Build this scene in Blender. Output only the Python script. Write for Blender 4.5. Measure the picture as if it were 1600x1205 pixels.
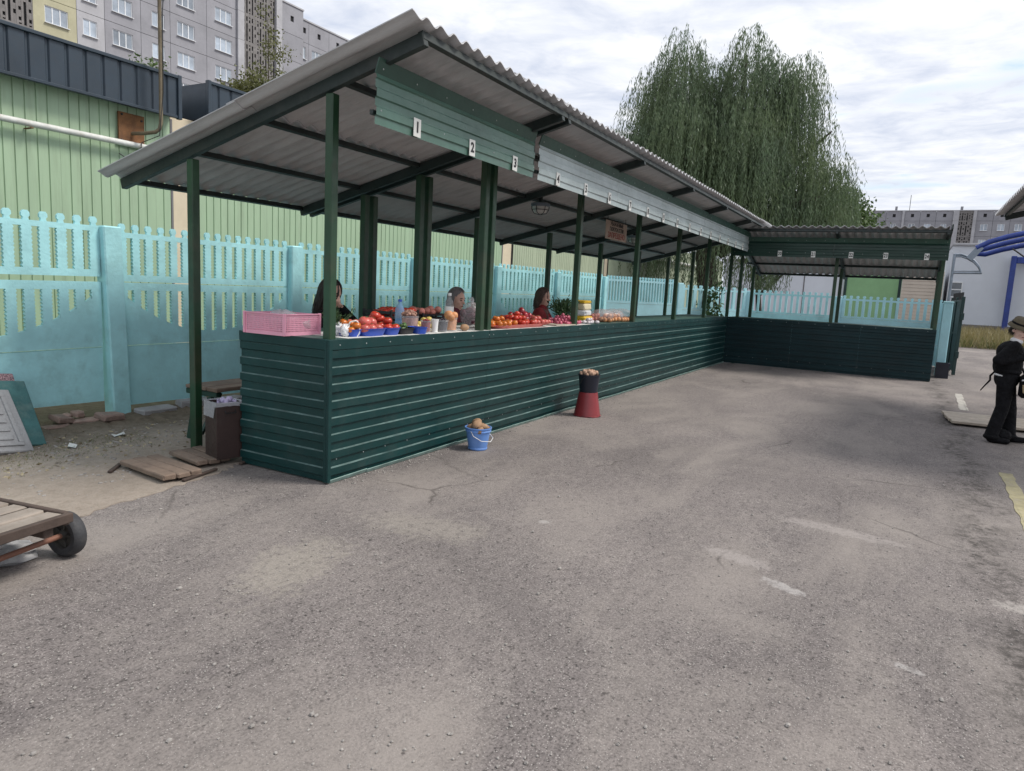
import bpy, bmesh, math, random
import numpy as np
from mathutils import Vector, Matrix, Euler
R = math.radians
random.seed(7)
rng = np.random.default_rng(11)
scene = bpy.context.scene
for o in list(bpy.data.objects): bpy.data.objects.remove(o)
COL = scene.collection

# ---------------------------------------------------------------- camera
cam_d = bpy.data.cameras.new('camera'); cam = bpy.data.objects.new('camera', cam_d); COL.objects.link(cam)
cam_d.sensor_fit = 'HORIZONTAL'; cam_d.sensor_width = 36.0; cam_d.lens = 1099.7 / 1600 * 36.0
cam_d.clip_start = 0.05; cam_d.clip_end = 2000
_r = Vector((0.48597842, -0.87252376, 0.05027191)); _u = Vector((0.09794151, 0.11152993, 0.98892292)); _f = Vector((0.86846556, 0.47567149, -0.13965743))
cam.matrix_world = Matrix(((_r.x, _u.x, -_f.x, -3.7229), (_r.y, _u.y, -_f.y, -3.5276), (_r.z, _u.z, -_f.z, 1.4905), (0, 0, 0, 1)))
scene.camera = cam

# ---------------------------------------------------------------- world: bright broken overcast
SUN_EL, SUN_AZ = R(52), R(-62)          # azimuth of the sun measured from +X towards +Y
w = bpy.data.worlds.new('World'); scene.world = w; w.use_nodes = True
nt = w.node_tree; nt.nodes.clear()
def N(t, **k):
    n = nt.nodes.new(t)
    for a, b in k.items(): setattr(n, a, b)
    return n
def wm(op, a, b=None):
    n = N('ShaderNodeMath', operation=op)
    for i, q in enumerate((a, b)):
        if q is None: continue
        if isinstance(q, (int, float)): n.inputs[i].default_value = q
        else: nt.links.new(q, n.inputs[i])
    return n.outputs[0]
sky = N('ShaderNodeTexSky', sky_type='NISHITA', sun_disc=False)
sky.sun_elevation = SUN_EL; sky.sun_rotation = R(90) - SUN_AZ; sky.air_density = 1.2; sky.dust_density = 2.0
tc = N('ShaderNodeTexCoord'); sp = N('ShaderNodeSeparateXYZ'); nt.links.new(tc.outputs['Generated'], sp.inputs[0])
zz = wm('MAXIMUM', sp.outputs[2], 0.07)
cb = N('ShaderNodeCombineXYZ'); nt.links.new(wm('DIVIDE', sp.outputs[0], zz), cb.inputs[0]); nt.links.new(wm('DIVIDE', sp.outputs[1], zz), cb.inputs[1])
def noise(scale, detail, rough, dist=0.0):
    n = N('ShaderNodeTexNoise'); n.inputs['Scale'].default_value = scale; n.inputs['Detail'].default_value = detail
    n.inputs['Roughness'].default_value = rough; n.inputs['Distortion'].default_value = dist
    nt.links.new(cb.outputs[0], n.inputs['Vector']); return n.outputs[0]
def ramp(src, p0, c0, p1, c1):
    r = N('ShaderNodeValToRGB'); r.color_ramp.elements[0].position = p0; r.color_ramp.elements[0].color = c0
    r.color_ramp.elements[1].position = p1; r.color_ramp.elements[1].color = c1; nt.links.new(src, r.inputs[0]); return r.outputs[0]
def mixc(fac, a, b):
    m = N('ShaderNodeMix', data_type='RGBA')
    if isinstance(fac, float): m.inputs[0].default_value = fac
    else: nt.links.new(fac, m.inputs[0])
    for i, q in ((6, a), (7, b)):
        if isinstance(q, tuple): m.inputs[i].default_value = q
        else: nt.links.new(q, m.inputs[i])
    return m.outputs[2]
big = noise(0.5, 3, 0.55, 0.3); puff = noise(2.9, 5, 0.60, 0.35)
shade = wm('ADD', wm('MULTIPLY', big, 0.40), wm('MULTIPLY', puff, 0.60))
cloud = ramp(shade, 0.36, (5.3, 5.8, 6.95, 1), 0.59, (8.2, 8.35, 8.7, 1))
gap = ramp(wm('ADD', wm('MULTIPLY', noise(0.8, 3, 0.5, 0.6), 0.7), wm('MULTIPLY', puff, 0.3)), 0.585, (0, 0, 0, 1), 0.68, (1, 1, 1, 1))
bluesky = N('ShaderNodeVectorMath', operation='SCALE'); nt.links.new(sky.outputs[0], bluesky.inputs[0]); bluesky.inputs['Scale'].default_value = 1.6
bl = mixc(0.55, bluesky.outputs[0], (5.2, 6.4, 8.4, 1))
skyc = mixc(gap, cloud, bl)
hz = ramp(sp.outputs[2], 0.02, (1, 1, 1, 1), 0.22, (0, 0, 0, 1))
hm = wm('MULTIPLY', hz, 0.6)
skyc = mixc(hm, skyc, (6.6, 6.9, 7.4, 1))
bg = N('ShaderNodeBackground'); nt.links.new(skyc, bg.inputs[0]); bg.inputs[1].default_value = 0.1
w.cycles.sampling_method = 'MANUAL'; w.cycles.sample_map_resolution = 256
wo = N('ShaderNodeOutputWorld'); nt.links.new(bg.outputs[0], wo.inputs[0])

# ---------------------------------------------------------------- sun and exposure
sd = bpy.data.lights.new('sun', 'SUN'); sd.energy = 2.6; sd.angle = R(16); sd.color = (1.0, 0.95, 0.88)
so = bpy.data.objects.new('sun', sd); COL.objects.link(so)
so.rotation_euler = Vector((-math.cos(SUN_AZ) * math.cos(SUN_EL), -math.sin(SUN_AZ) * math.cos(SUN_EL), -math.sin(SUN_EL))).to_track_quat('-Z', 'Y').to_euler()
scene.view_settings.view_transform = 'Standard'; scene.view_settings.look = 'None'
scene.view_settings.exposure = 0.34; scene.view_settings.gamma = 1.0; scene.view_settings.use_curve_mapping = False

# ---------------------------------------------------------------- materials
MATS = {}
class NT:
    def __init__(s, m):
        s.m = m; s.t = m.node_tree; s.geo = None
    def n(s, t, **k):
        q = s.t.nodes.new(t)
        for a, b in k.items(): setattr(q, a, b)
        return q
    def l(s, a, b): s.t.links.new(a, b)
    def pos(s, sc=None):
        if s.geo is None: s.geo = s.n('ShaderNodeNewGeometry').outputs['Position']
        if sc is None: return s.geo
        m = s.n('ShaderNodeMapping'); s.l(s.geo, m.inputs[0]); m.inputs['Scale'].default_value = sc; return m.outputs[0]
    def noise(s, scale, detail=4, rough=.55, vec=None, dist=0):
        q = s.n('ShaderNodeTexNoise'); q.inputs['Scale'].default_value = scale; q.inputs['Detail'].default_value = detail
        q.inputs['Roughness'].default_value = rough; q.inputs['Distortion'].default_value = dist
        s.l(vec if vec is not None else s.pos(), q.inputs['Vector']); return q.outputs[0]
    def vor(s, scale, feat='F1', out=0, vec=None):
        q = s.n('ShaderNodeTexVoronoi', feature=feat); q.inputs['Scale'].default_value = scale
        s.l(vec if vec is not None else s.pos(), q.inputs['Vector']); return q.outputs[out]
    def ramp(s, src, stops):
        r = s.n('ShaderNodeValToRGB'); e = r.color_ramp.elements
        while len(e) < len(stops): e.new(.5)
        for i, (p, c) in enumerate(stops):
            e[i].position = p; e[i].color = (c, c, c, 1) if isinstance(c, (int, float)) else (*c, 1)
        s.l(src, r.inputs[0]); return r.outputs[0]
    def mix(s, f, a, b, blend='MIX'):
        m = s.n('ShaderNodeMix', data_type='RGBA', blend_type=blend)
        for i, q in ((0, f), (6, a), (7, b)):
            if isinstance(q, (int, float)): m.inputs[i].default_value = q
            elif isinstance(q, tuple): m.inputs[i].default_value = (*q, 1) if len(q) == 3 else q
            else: s.l(q, m.inputs[i])
        return m.outputs[2]
    def math(s, op, a, b=0.0):
        m = s.n('ShaderNodeMath', operation=op)
        for i, q in enumerate((a, b)):
            if isinstance(q, (int, float)): m.inputs[i].default_value = q
            else: s.l(q, m.inputs[i])
        return m.outputs[0]
    def bump(s, h, strength, dist=.01):
        b = s.n('ShaderNodeBump'); b.inputs['Strength'].default_value = strength; b.inputs['Distance'].default_value = dist; s.l(h, b.inputs['Height']); return b.outputs[0]
def newmat(name):
    m = bpy.data.materials.new(name); m.use_nodes = True; MATS[name] = m
    return NT(m), m.node_tree.nodes['Principled BSDF']
def mul(c, k): return tuple(min(1, x * k) for x in c)
def M(name, col, rough=.6, var=.18, vs=5, bump=.12, bs=70, metal=0, spec=.5, dirt=None, damt=.3, dscale=2.2, rand=0.0, alpha=1.0, trans=0.0, stretch=None, bd=.004, sheen=0):
    k, p = newmat(name)
    vec = k.pos(stretch) if stretch else None
    n1 = k.noise(vs, 3, .6, vec); n2 = k.noise(vs * 9, 2, .6, vec)
    c = k.mix(k.ramp(n1, [(.3, 0.0), (.7, 1.0)]), mul(col, 1 - var), mul(col, 1 + var))
    c = k.mix(k.math('MULTIPLY', k.ramp(n2, [(.35, 0.0), (.65, 1.0)]), var), c, mul(col, .7))
    if dirt:
        d = k.ramp(k.noise(dscale, 4, .68, vec), [(.5, 0.0), (.72, 1.0)])
        c = k.mix(k.math('MULTIPLY', d, damt), c, dirt)
    if rand:
        oi = k.n('ShaderNodeObjectInfo')
        hs = k.n('ShaderNodeHueSaturation'); k.l(c, hs.inputs['Color'])
        k.l(k.math('ADD', k.math('MULTIPLY', oi.outputs['Random'], 2 * rand), 1 - rand), hs.inputs['Value']); c = hs.outputs[0]
    k.l(c, p.inputs['Base Color']); p.inputs['Metallic'].default_value = metal
    k.l(k.ramp(n2, [(.2, max(.02, rough - .08)), (.8, min(1, rough + .1))]), p.inputs['Roughness'])
    p.inputs['Specular IOR Level'].default_value = spec
    if bump: k.l(k.bump(k.noise(bs, 2, .6, vec), bump, bd), p.inputs['Normal'])
    if alpha < 1: p.inputs['Alpha'].default_value = alpha
    if trans: p.inputs['Transmission Weight'].default_value = trans
    return MATS[name]
M('steel_green', (.016, .05, .036), .45, .3, 3, .1, 40, dirt=(.10, .11, .09), damt=.25)
M('beam_dark', (.014, .024, .023), .5, .25, 3, .1, 40, dirt=(.09, .09, .08), damt=.3)
M('post_green', (.015, .052, .023), .42, .3, 2.5, .1, 30, dirt=(.10, .075, .05), damt=.35)
M('counter_green', (.0035, .034, .034), .42, .22, 2, .05, 25, spec=.35, dirt=(.028, .055, .052), damt=.55, dscale=4.5)
M('counter_blue', (.004, .024, .029), .45, .25, 2, .05, 25, spec=.3, dirt=(.015, .022, .026), damt=.3)
M('rib_edge', (.22, .33, .30), .5, .35, 8, 0)
M('counter_top', (.04, .10, .085), .5, .3, 4, .08, 30, dirt=(.20, .20, .17), damt=.4)
M('board_green', (.082, .168, .130), .33, .16, 2, .04, 20, dirt=(.15, .2, .16), damt=.25)
M('board_pale', (.41, .48, .48), .42, .15, 2, .04, 20, dirt=(.18, .25, .22), damt=.4)
M('board_dark', (.005, .034, .023), .35, .2, 2, .04, 20)
M('flashing', (.028, .075, .055), .4, .2, 3, .05, 30)
M('plate_white', (.72, .73, .70), .5, .08, 9, .05, 30, dirt=(.4, .38, .33), damt=.3)
M('ink', (.02, .02, .022), .6, .1, 9, 0)
M('ink_red', (.32, .05, .04), .6, .1, 9, 0)
M('sign_cream', (.52, .40, .33), .55, .15, 9, .05, 30, dirt=(.3, .2, .15), damt=.4)
M('screw', (.45, .48, .47), .35, .2, 50, 0, metal=.6)
M('slate', (.50, .50, .51), .85, .18, 3, .35, 90, dirt=(.38, .38, .38), damt=.4, dscale=3, stretch=(6, 1, 1))
M('fence_paint', (.37, .70, .735), .62, .13, 2, .35, 30, dirt=(.25, .46, .47), damt=.6, dscale=3.6, bd=.010)
M('fence_paint_pale', (.40, .69, .75), .62, .10, 2, .4, 28, dirt=(.36, .55, .58), damt=.3, dscale=5, bd=.012)
M('shed_green', (.33, .445, .30), .48, .07, 1.2, .03, 20, dirt=(.21, .27, .18), damt=.5, dscale=1.6, stretch=(5, 5, .5))
M('shed_olive', (.38, .435, .31), .5, .08, 1.2, .03, 20, dirt=(.26, .28, .2), damt=.35, dscale=1.1)
M('shed_cream', (.62, .53, .39), .6, .1, 2, .05, 20)
M('slate_blue', (.022, .036, .052), .38, .2, 1.5, .04, 20, dirt=(.04, .055, .07), damt=.35)
M('pipe_white', (.60, .61, .58), .6, .15, 6, .15, 30, dirt=(.33, .29, .2), damt=.55, dscale=8)
M('rust', (.19, .085, .032), .8, .4, 9, .4, 60, dirt=(.09, .05, .03), damt=.6, dscale=6)
M('pole_brown', (.15, .12, .075), .7, .35, 8, .3, 50, dirt=(.09, .07, .05), damt=.5)
M('cable', (.015, .015, .016), .5, .1, 9, 0)
M('bark', (.075, .06, .048), .9, .4, 9, .8, 40, bd=.02)
M('panel_grey', (.285, .285, .31), .85, .10, .5, .2, 9, dirt=(.20, .20, .215), damt=.45, dscale=.35, rand=.05)
M('panel_yellow', (.43, .41, .28), .85, .10, .5, .2, 9, dirt=(.33, .32, .22), damt=.4, dscale=.4, rand=.04)
M('panel_light', (.40, .40, .42), .85, .10, .6, .2, 9, dirt=(.26, .26, .27), damt=.4, dscale=.5)
M('lattice', (.20, .19, .185), .9, .25, 1.5, .2, 9, dirt=(.12, .11, .10), damt=.5, dscale=.6)
M('joint', (.17, .165, .17), .9, .1, 3, 0)
M('dark_void', (.018, .018, .02), .9, .1, 3, 0)
M('frame_white', (.70, .72, .74), .45, .06, 6, 0, rand=.04)
M('curtain', (.34, .38, .42), .7, .25, .7, 0, rand=.25)
M('white_wall', (.60, .63, .68), .7, .06, .4, .1, 6, dirt=(.5, .52, .56), damt=.3, dscale=.3)
M('far_green', (.22, .40, .20), .6, .08, 1, .05, 9)
M('siding_beige', (.52, .45, .38), .65, .08, 1, .05, 9)
M('blue_paint', (.018, .045, .24), .35, .2, 3, .05, 20)
M('grey_metal', (.22, .26, .31), .4, .2, 3, .05, 20, metal=.4)
M('gate_green', (.010, .036, .034), .5, .25, 3, .1, 20)
M('wood_grey', (.30, .255, .215), .82, .25, 3, .5, 60, dirt=(.15, .12, .095), damt=.5, dscale=7, rand=.12, bd=.006)
M('wood_old', (.20, .145, .11), .85, .3, 3, .6, 60, dirt=(.085, .06, .05), damt=.5, dscale=7, rand=.15, bd=.006)
M('wood_dark', (.065, .045, .036), .85, .3, 4, .5, 60, rand=.1)
M('wood_pale', (.44, .38, .31), .8, .2, 3, .4, 60, dirt=(.26, .22, .18), damt=.4, dscale=7, rand=.08)
M('cart_steel', (.21, .095, .062), .65, .35, 8, .3, 60, dirt=(.09, .06, .045), damt=.6, dscale=8)
M('rubber', (.035, .036, .04), .75, .25, 9, .25, 90, dirt=(.13, .12, .11), damt=.3, dscale=12)
M('hub', (.045, .042, .036), .7, .3, 20, .2, 60)
M('bin_brown', (.040, .022, .019), .5, .25, 5, .1, 40, dirt=(.06, .05, .045), damt=.3, dscale=6)
M('film', (.55, .56, .60), .25, .1, 30, .6, 60, alpha=.55)
M('film_violet', (.52, .46, .66), .3, .2, 30, .5, 60, alpha=.9)
M('film_white', (.78, .79, .82), .3, .1, 30, .6, 60, alpha=.88)
M('film_thin', (.62, .58, .60), .2, .1, 30, .5, 50, alpha=.30)
M('concrete', (.33, .33, .335), .9, .22, 6, .8, 60, dirt=(.19, .19, .19), damt=.5, dscale=6, bd=.008)
M('slab_teal', (.055, .155, .155), .8, .25, 7, .5, 50, dirt=(.15, .22, .20), damt=.6, dscale=9, bd=.006)
k, p = newmat('granite'); v = k.vor(70, out=1)
k.l(k.mix(k.ramp(k.noise(90, 3), [(.42, 0.), (.58, 1.)]), (.10, .055, .065), (.42, .27, .29)), p.inputs['Base Color']); p.inputs['Roughness'].default_value = .6
M('brick', (.30, .215, .18), .9, .25, 8, .6, 60, dirt=(.22, .19, .165), damt=.6, dscale=9, rand=.2, bd=.008)
M('soil_dark', (.085, .07, .053), .95, .3, 9, .7, 60, bd=.02)
M('pink_plastic', (.72, .33, .44), .42, .08, 6, .02, 20)
M('pink_inner', (.70, .40, .50), .5, .1, 6, 0)
M('blue_plastic', (.025, .075, .42), .35, .1, 6, .02, 20)
M('sky_plastic', (.13, .27, .62), .38, .12, 6, .03, 20, dirt=(.25, .33, .5), damt=.25, dscale=9)
M('black_plastic', (.012, .012, .015), .42, .15, 6, .03, 20)
M('red_plastic', (.24, .028, .034), .36, .12, 5, .03, 20, dirt=(.15, .04, .04), damt=.3)
M('pale_red', (.60, .15, .13), .45, .12, 6, .03, 20)
M('navy_plastic', (.012, .014, .026), .45, .15, 6, .03, 20)
M('white_plastic', (.75, .75, .74), .4, .05, 6, .02, 20)
M('clear_plastic', (.62, .66, .68), .12, .05, 6, .1, 20, alpha=.20)
M('film_clear', (.60, .58, .60), .2, .1, 30, .6, 50, alpha=.22)
M('water_blue', (.20, .38, .60), .1, .05, 6, .05, 20, alpha=.55)
M('tomato_red', (.50, .042, .022), .26, .2, 14, .03, 20, rand=.18)
M('tomato_orange', (.60, .16, .02), .28, .2, 14, .03, 20, rand=.15)
M('tomato_pink', (.56, .12, .10), .28, .2, 14, .03, 20, rand=.15)
M('pepper_dark', (.30, .02, .03), .25, .2, 14, .03, 20, rand=.2)
M('peach', (.62, .29, .13), .55, .3, 18, .1, 90, rand=.12)
M('apple_yellow', (.62, .47, .13), .4, .2, 18, .05, 90, rand=.12)
M('pinkish', (.55, .20, .16), .5, .25, 18, .1, 90, rand=.15)
M('stem', (.05, .12, .03), .6, .2, 20, 0)
M('cucumber', (.06, .12, .035), .5, .35, 25, .3, 80, rand=.25)
M('potato', (.33, .205, .12), .85, .25, 25, .4, 90, dirt=(.2, .12, .07), damt=.5, dscale=25, rand=.15)
M('potato_small', (.42, .27, .19), .85, .25, 30, .3, 90, rand=.3)
M('berry_red', (.22, .012, .02), .25, .3, 30, 0, rand=.25)
M('berry_dark', (.030, .022, .035), .3, .3, 30, 0, rand=.3)
M('nut', (.36, .20, .15), .75, .3, 35, .3, 90, rand=.25)
M('radish', (.50, .10, .16), .35, .3, 30, .05, 60, rand=.25)
M('garlic', (.66, .60, .62), .55, .18, 40, .1, 60, rand=.1)
M('herb', (.032, .075, .022), .6, .35, 25, 0)
M('yellow_pack', (.70, .44, .03), .4, .15, 20, .1, 40)
M('cream_pack', (.70, .62, .42), .5, .12, 20, .1, 40)
M('paper', (.62, .62, .60), .8, .12, 14, .2, 30)
M('beet', (.10, .018, .035), .6, .3, 25, .2, 60, rand=.3)
M('skin', (.70, .42, .32), .5, .1, 20, .12, 160)
M('skin_pale', (.70, .46, .38), .5, .08, 20, .1, 160)
M('hair_dark', (.022, .014, .012), .5, .35, 60, .6, 120, stretch=(3, 3, .5))
M('hair_grey', (.22, .20, .20), .6, .35, 60, .6, 120, stretch=(3, 3, .5))
M('hair_brown', (.10, .062, .05), .6, .35, 60, .6, 120, stretch=(3, 3, .5))
M('cloth_black', (.0045, .0045, .006), .85, .4, 9, .9, 11, spec=.25, bd=.04)
M('cloth_maroon', (.16, .03, .045), .85, .3, 12, .5, 25, bd=.012)
M('cloth_red', (.28, .025, .028), .85, .3, 12, .5, 25, bd=.012)
M('cloth_blue', (.03, .04, .08), .85, .3, 12, .5, 25, bd=.012)
M('cloth_white', (.68, .68, .69), .8, .1, 12, .3, 25)
M('hat_olive', (.115, .095, .062), .9, .2, 14, .5, 120)
M('scarf', (.20, .10, .085), .85, .6, 30, .4, 60)
M('eye', (.02, .015, .012), .2, .1, 9, 0)
M('lip', (.30, .10, .09), .5, .1, 9, 0)
M('lamp_glass', (.50, .50, .48), .35, .1, 20, 0)
M('tan_strap', (.35, .27, .15), .8, .2, 20, .2, 60)
M('orange_plastic', (.62, .16, .04), .45, .1, 9, 0)
M('marking_yellow', (.35, .31, .185), .9, .25, 9, .3, 60, dirt=(.29, .262, .25), damt=.6, dscale=7)
M('marking_pale', (.40, .38, .34), .9, .2, 9, .3, 60, dirt=(.29, .262, .25), damt=.95, dscale=5)
M('patch_pale', (.335, .305, .295), .9, .12, 6, .5, 60, dirt=(.26, .235, .228), damt=.7, dscale=5)
M('patch_white', (.42, .41, .40), .9, .15, 9, .5, 60, dirt=(.30, .275, .265), damt=.8, dscale=9)
M('rib_highlight', (.095, .155, .148), .6, .5, 6, .1, 40, dirt=(.012, .045, .044), damt=1.0, dscale=2.3)  # paler colour painting the sky's highlight onto the upward rib ledges
M('pebble', (.30, .28, .26), .9, .35, 12, .3, 90)
M('litter', (.34, .29, .19), .85, .45, 14, .2, 60)
for nm, cc, tr in (('leaf_willow', (.115, .165, .096), .42), ('leaf_tree', (.075, .125, .036), .3), ('leaf_bush', (.11, .12, .042), .3), ('grass', (.10, .13, .035), .3), ('grass_dry', (.235, .205, .105), .3), ('leaf_dark', (.03, .07, .022), .25)):
    k, p = newmat(nm)
    oi = k.n('ShaderNodeNewGeometry')
    c = k.mix(oi.outputs['Random Per Island'], mul(cc, .62), mul(cc, 1.45))
    c = k.mix(k.ramp(k.noise(.55, 3), [(.35, 0.), (.7, 1.)]), c, mul((cc[0] * 1.12, cc[1] * 1.05, cc[2] * .85), 1.05))
    k.l(c, p.inputs['Base Color']); p.inputs['Roughness'].default_value = .55
    td = k.n('ShaderNodeBsdfTranslucent'); k.l(c, td.inputs[0]); ms = k.n('ShaderNodeMixShader'); ms.inputs[0].default_value = tr
    k.l(p.outputs[0], ms.inputs[1]); k.l(td.outputs[0], ms.inputs[2])
    k.l(ms.outputs[0], k.t.nodes['Material Output'].inputs[0])
# window glass: dark reflective pane
k, p = newmat('glass'); p.inputs['Base Color'].default_value = (.10, .115, .13, 1); p.inputs['Roughness'].default_value = .06; p.inputs['Specular IOR Level'].default_value = .9

# worn dusty asphalt
k, p = newmat('asphalt')
pv = k.pos()
fine = k.noise(85, 3, .72); mid = k.noise(19, 3, .7); grit = k.vor(120, out=0); grit2 = k.vor(120, out=1)
patch = k.ramp(k.noise(.42, 5, .62, dist=.7), [(.40, 0.), (.60, 1.)])
dust_or_highlight = k.ramp(k.noise(.85, 5, .6, k.pos((.6, 1.4, 1)), .5), [(.45, 0.), (.66, 1.)])
dust2 = k.ramp(k.noise(2.9, 4, .68), [(.5, 0.), (.72, 1.)])
base = k.mix(patch, (.155, .137, .131), (.205, .181, .171))
base = k.mix(k.math('MULTIPLY', dust_or_highlight, .62), base, (.285, .254, .229))
base = k.mix(k.math('MULTIPLY', dust2, .38), base, (.275, .247, .225))
rough_zone = k.math('SUBTRACT', 1.0, k.math('MULTIPLY', dust_or_highlight, .7))
base = k.mix(k.math('MULTIPLY', rough_zone, .75), base, k.ramp(fine, [(.34, .28), (.5, 1.0), (.66, 1.38)]), 'MULTIPLY')
base = k.mix(k.math('MULTIPLY', rough_zone, .5), base, k.ramp(mid, [(.36, .60), (.52, 1.0), (.66, 1.16)]), 'MULTIPLY')
base = k.mix(k.math('MULTIPLY', rough_zone, .8), base, k.ramp(k.noise(33, 2, .6), [(.30, .25), (.40, 1.0), (.62, 1.0), (.72, 1.35)]), 'MULTIPLY')
chips = k.math('MULTIPLY', k.ramp(grit, [(.22, 1.), (.36, 0.)]), k.ramp(grit2, [(.62, 0.), (.70, 1.)]))
chc = k.ramp(grit2, [(.2, (.10, .09, .09)), (.5, (.34, .31, .29)), (.9, (.50, .47, .44))])
base = k.mix(k.math('MULTIPLY', chips, k.math('MULTIPLY', rough_zone, .8)), base, chc)
ed_ = k.n('ShaderNodeMixRGB'); ed_.inputs[0].default_value = .22; k.l(pv, ed_.inputs[1]); nz = k.n('ShaderNodeTexNoise'); nz.inputs['Scale'].default_value = 2.2; nz.inputs['Detail'].default_value = 4; k.l(pv, nz.inputs['Vector']); k.l(nz.outputs[1], ed_.inputs[2])
crack = k.ramp(k.vor(.62, 'DISTANCE_TO_EDGE', 0, ed_.outputs[0]), [(.0015, 1.), (.0060, 0.)])
crack = k.math('MULTIPLY', crack, k.ramp(k.noise(.7, 3), [(.53, 0.), (.62, 1.)]))
base = k.mix(k.math('MULTIPLY', crack, .7), base, (.055, .047, .043))
bn = k.math('ADD', k.math('MULTIPLY', k.math('SUBTRACT', k.noise(5.5, 3, .65), .5), 1.3), k.math('MULTIPLY', k.math('SUBTRACT', k.noise(26, 3, .7), .5), 1.5))
sxy = k.n('ShaderNodeSeparateXYZ'); k.l(pv, sxy.inputs[0])
for (cx, cy, rx, ry, rot, am, cc) in ((1.27, -3.30, .11, .42, -.15, .8, (.345, .312, .292)), (.36, -2.83, .10, .22, -.35, .8, (.345, .312, .295)), (.08, -3.13, .055, .13, -.5, .9, (.42, .40, .385)), (.52, -4.20, .09, .12, 0, .8, (.40, .372, .342)), (-.5, -3.71, .03, .08, -.4, .8, (.42, .40, .385)),
                                      (.23, -1.65, .045, .05, 0, .7, (.44, .42, .40)), (-1.2, -.9, .5, .25, .3, .45, (.33, .30, .25)), (-.3, -1.1, .25, .5, .2, .4, (.33, .30, .255)), (2.6, -2.6, .8, .5, .2, .2, (.15, .132, .126)), (-1.1, -2.0, .7, .4, .6, .2, (.15, .132, .126)), (6.2, -1.4, 1.6, .4, .1, .22, (.15, .132, .126))):
    xx = k.math('SUBTRACT', sxy.outputs[0], cx); yy = k.math('SUBTRACT', sxy.outputs[1], cy); c_, s_ = math.cos(rot), math.sin(rot)
    u_ = k.math('DIVIDE', k.math('ADD', k.math('MULTIPLY', xx, c_), k.math('MULTIPLY', yy, s_)), rx); v_ = k.math('DIVIDE', k.math('SUBTRACT', k.math('MULTIPLY', yy, c_), k.math('MULTIPLY', xx, s_)), ry)
    d_ = k.math('ADD', k.math('SQRT', k.math('ADD', k.math('MULTIPLY', u_, u_), k.math('MULTIPLY', v_, v_))), bn)
    base = k.mix(k.math('MULTIPLY', k.ramp(d_, [(.62 if rx < .2 else .5, am * (.62 if rx < .2 else .9)), (1.0, 0.)]), k.ramp(mid, [(.34, .45), (.5, 1.)])), base, cc)
holes = k.ramp(k.vor(9.0, out=0), [(.045, 1.), (.08, 0.)])
base = k.mix(k.math('MULTIPLY', holes, .8), base, (.06, .052, .05))
spx = k.n('ShaderNodeSeparateXYZ'); k.l(pv, spx.inputs[0])
streak_c = k.math('ADD', spx.outputs[1], k.math('MULTIPLY', k.math('SUBTRACT', k.noise(.9, 4), .5), .7))
streak = k.ramp(k.math('ABSOLUTE', k.math('ADD', streak_c, 4.17)), [(.0, 1.), (.26, 0.)])
streak = k.math('MULTIPLY', streak, k.ramp(k.noise(3.2, 5, .72), [(.42, 0.), (.54, 1.)]))
streak = k.math('MULTIPLY', streak, k.ramp(mid, [(.40, 1.), (.60, .35)]))
base = k.mix(k.math('MULTIPLY', streak, .95), base, (.05, .044, .04))
k.l(base, p.inputs['Base Color']); p.inputs['Roughness'].default_value = .9; p.inputs['Specular IOR Level'].default_value = .3
hgt = k.math('ADD', k.math('ADD', fine, k.math('MULTIPLY', mid, .8)), k.math('MULTIPLY', chips, .35))
k.l(k.bump(hgt, .55, .006), p.inputs['Normal'])
# sandy dirt
k, p = newmat('dirt')
pv = k.pos(); spx = k.n('ShaderNodeSeparateXYZ'); k.l(pv, spx.inputs[0])
n1 = k.noise(1.3, 6, .65); n2 = k.noise(14, 5, .7); n3 = k.noise(60, 3, .7)
sand = k.mix(k.ramp(n1, [(.35, 0.), (.65, 1.)]), (.262, .222, .186), (.345, .295, .25))
sand = k.mix(k.math('MULTIPLY', k.ramp(n2, [(.3, 1.), (.55, 0.)]), .5), sand, (.19, .155, .12))
sand = k.mix(k.math('MULTIPLY', k.ramp(n3, [(.30, 1.), (.5, 0.)]), .4), sand, (.16, .13, .10))
edge = k.math('ADD', spx.outputs[1], k.math('MULTIPLY', k.math('SUBTRACT', k.noise(1.6, 5, .6), .5), 1.3))
edge = k.ramp(k.math('MULTIPLY', k.math('SUBTRACT', edge, 1.9), .8), [(.2, 0.), (.75, 1.)])
sand = k.mix(k.math('MULTIPLY', edge, .85), sand, k.mix(k.ramp(n2, [(.35, 0.), (.65, 1.)]), (.075, .062, .042), (.155, .125, .09)))
k.l(sand, p.inputs['Base Color']); p.inputs['Roughness'].default_value = .95; p.inputs['Specular IOR Level'].default_value = .2
k.l(k.bump(k.math('ADD', n2, k.math('MULTIPLY', n3, .4)), .6, .02), p.inputs['Normal'])

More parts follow.
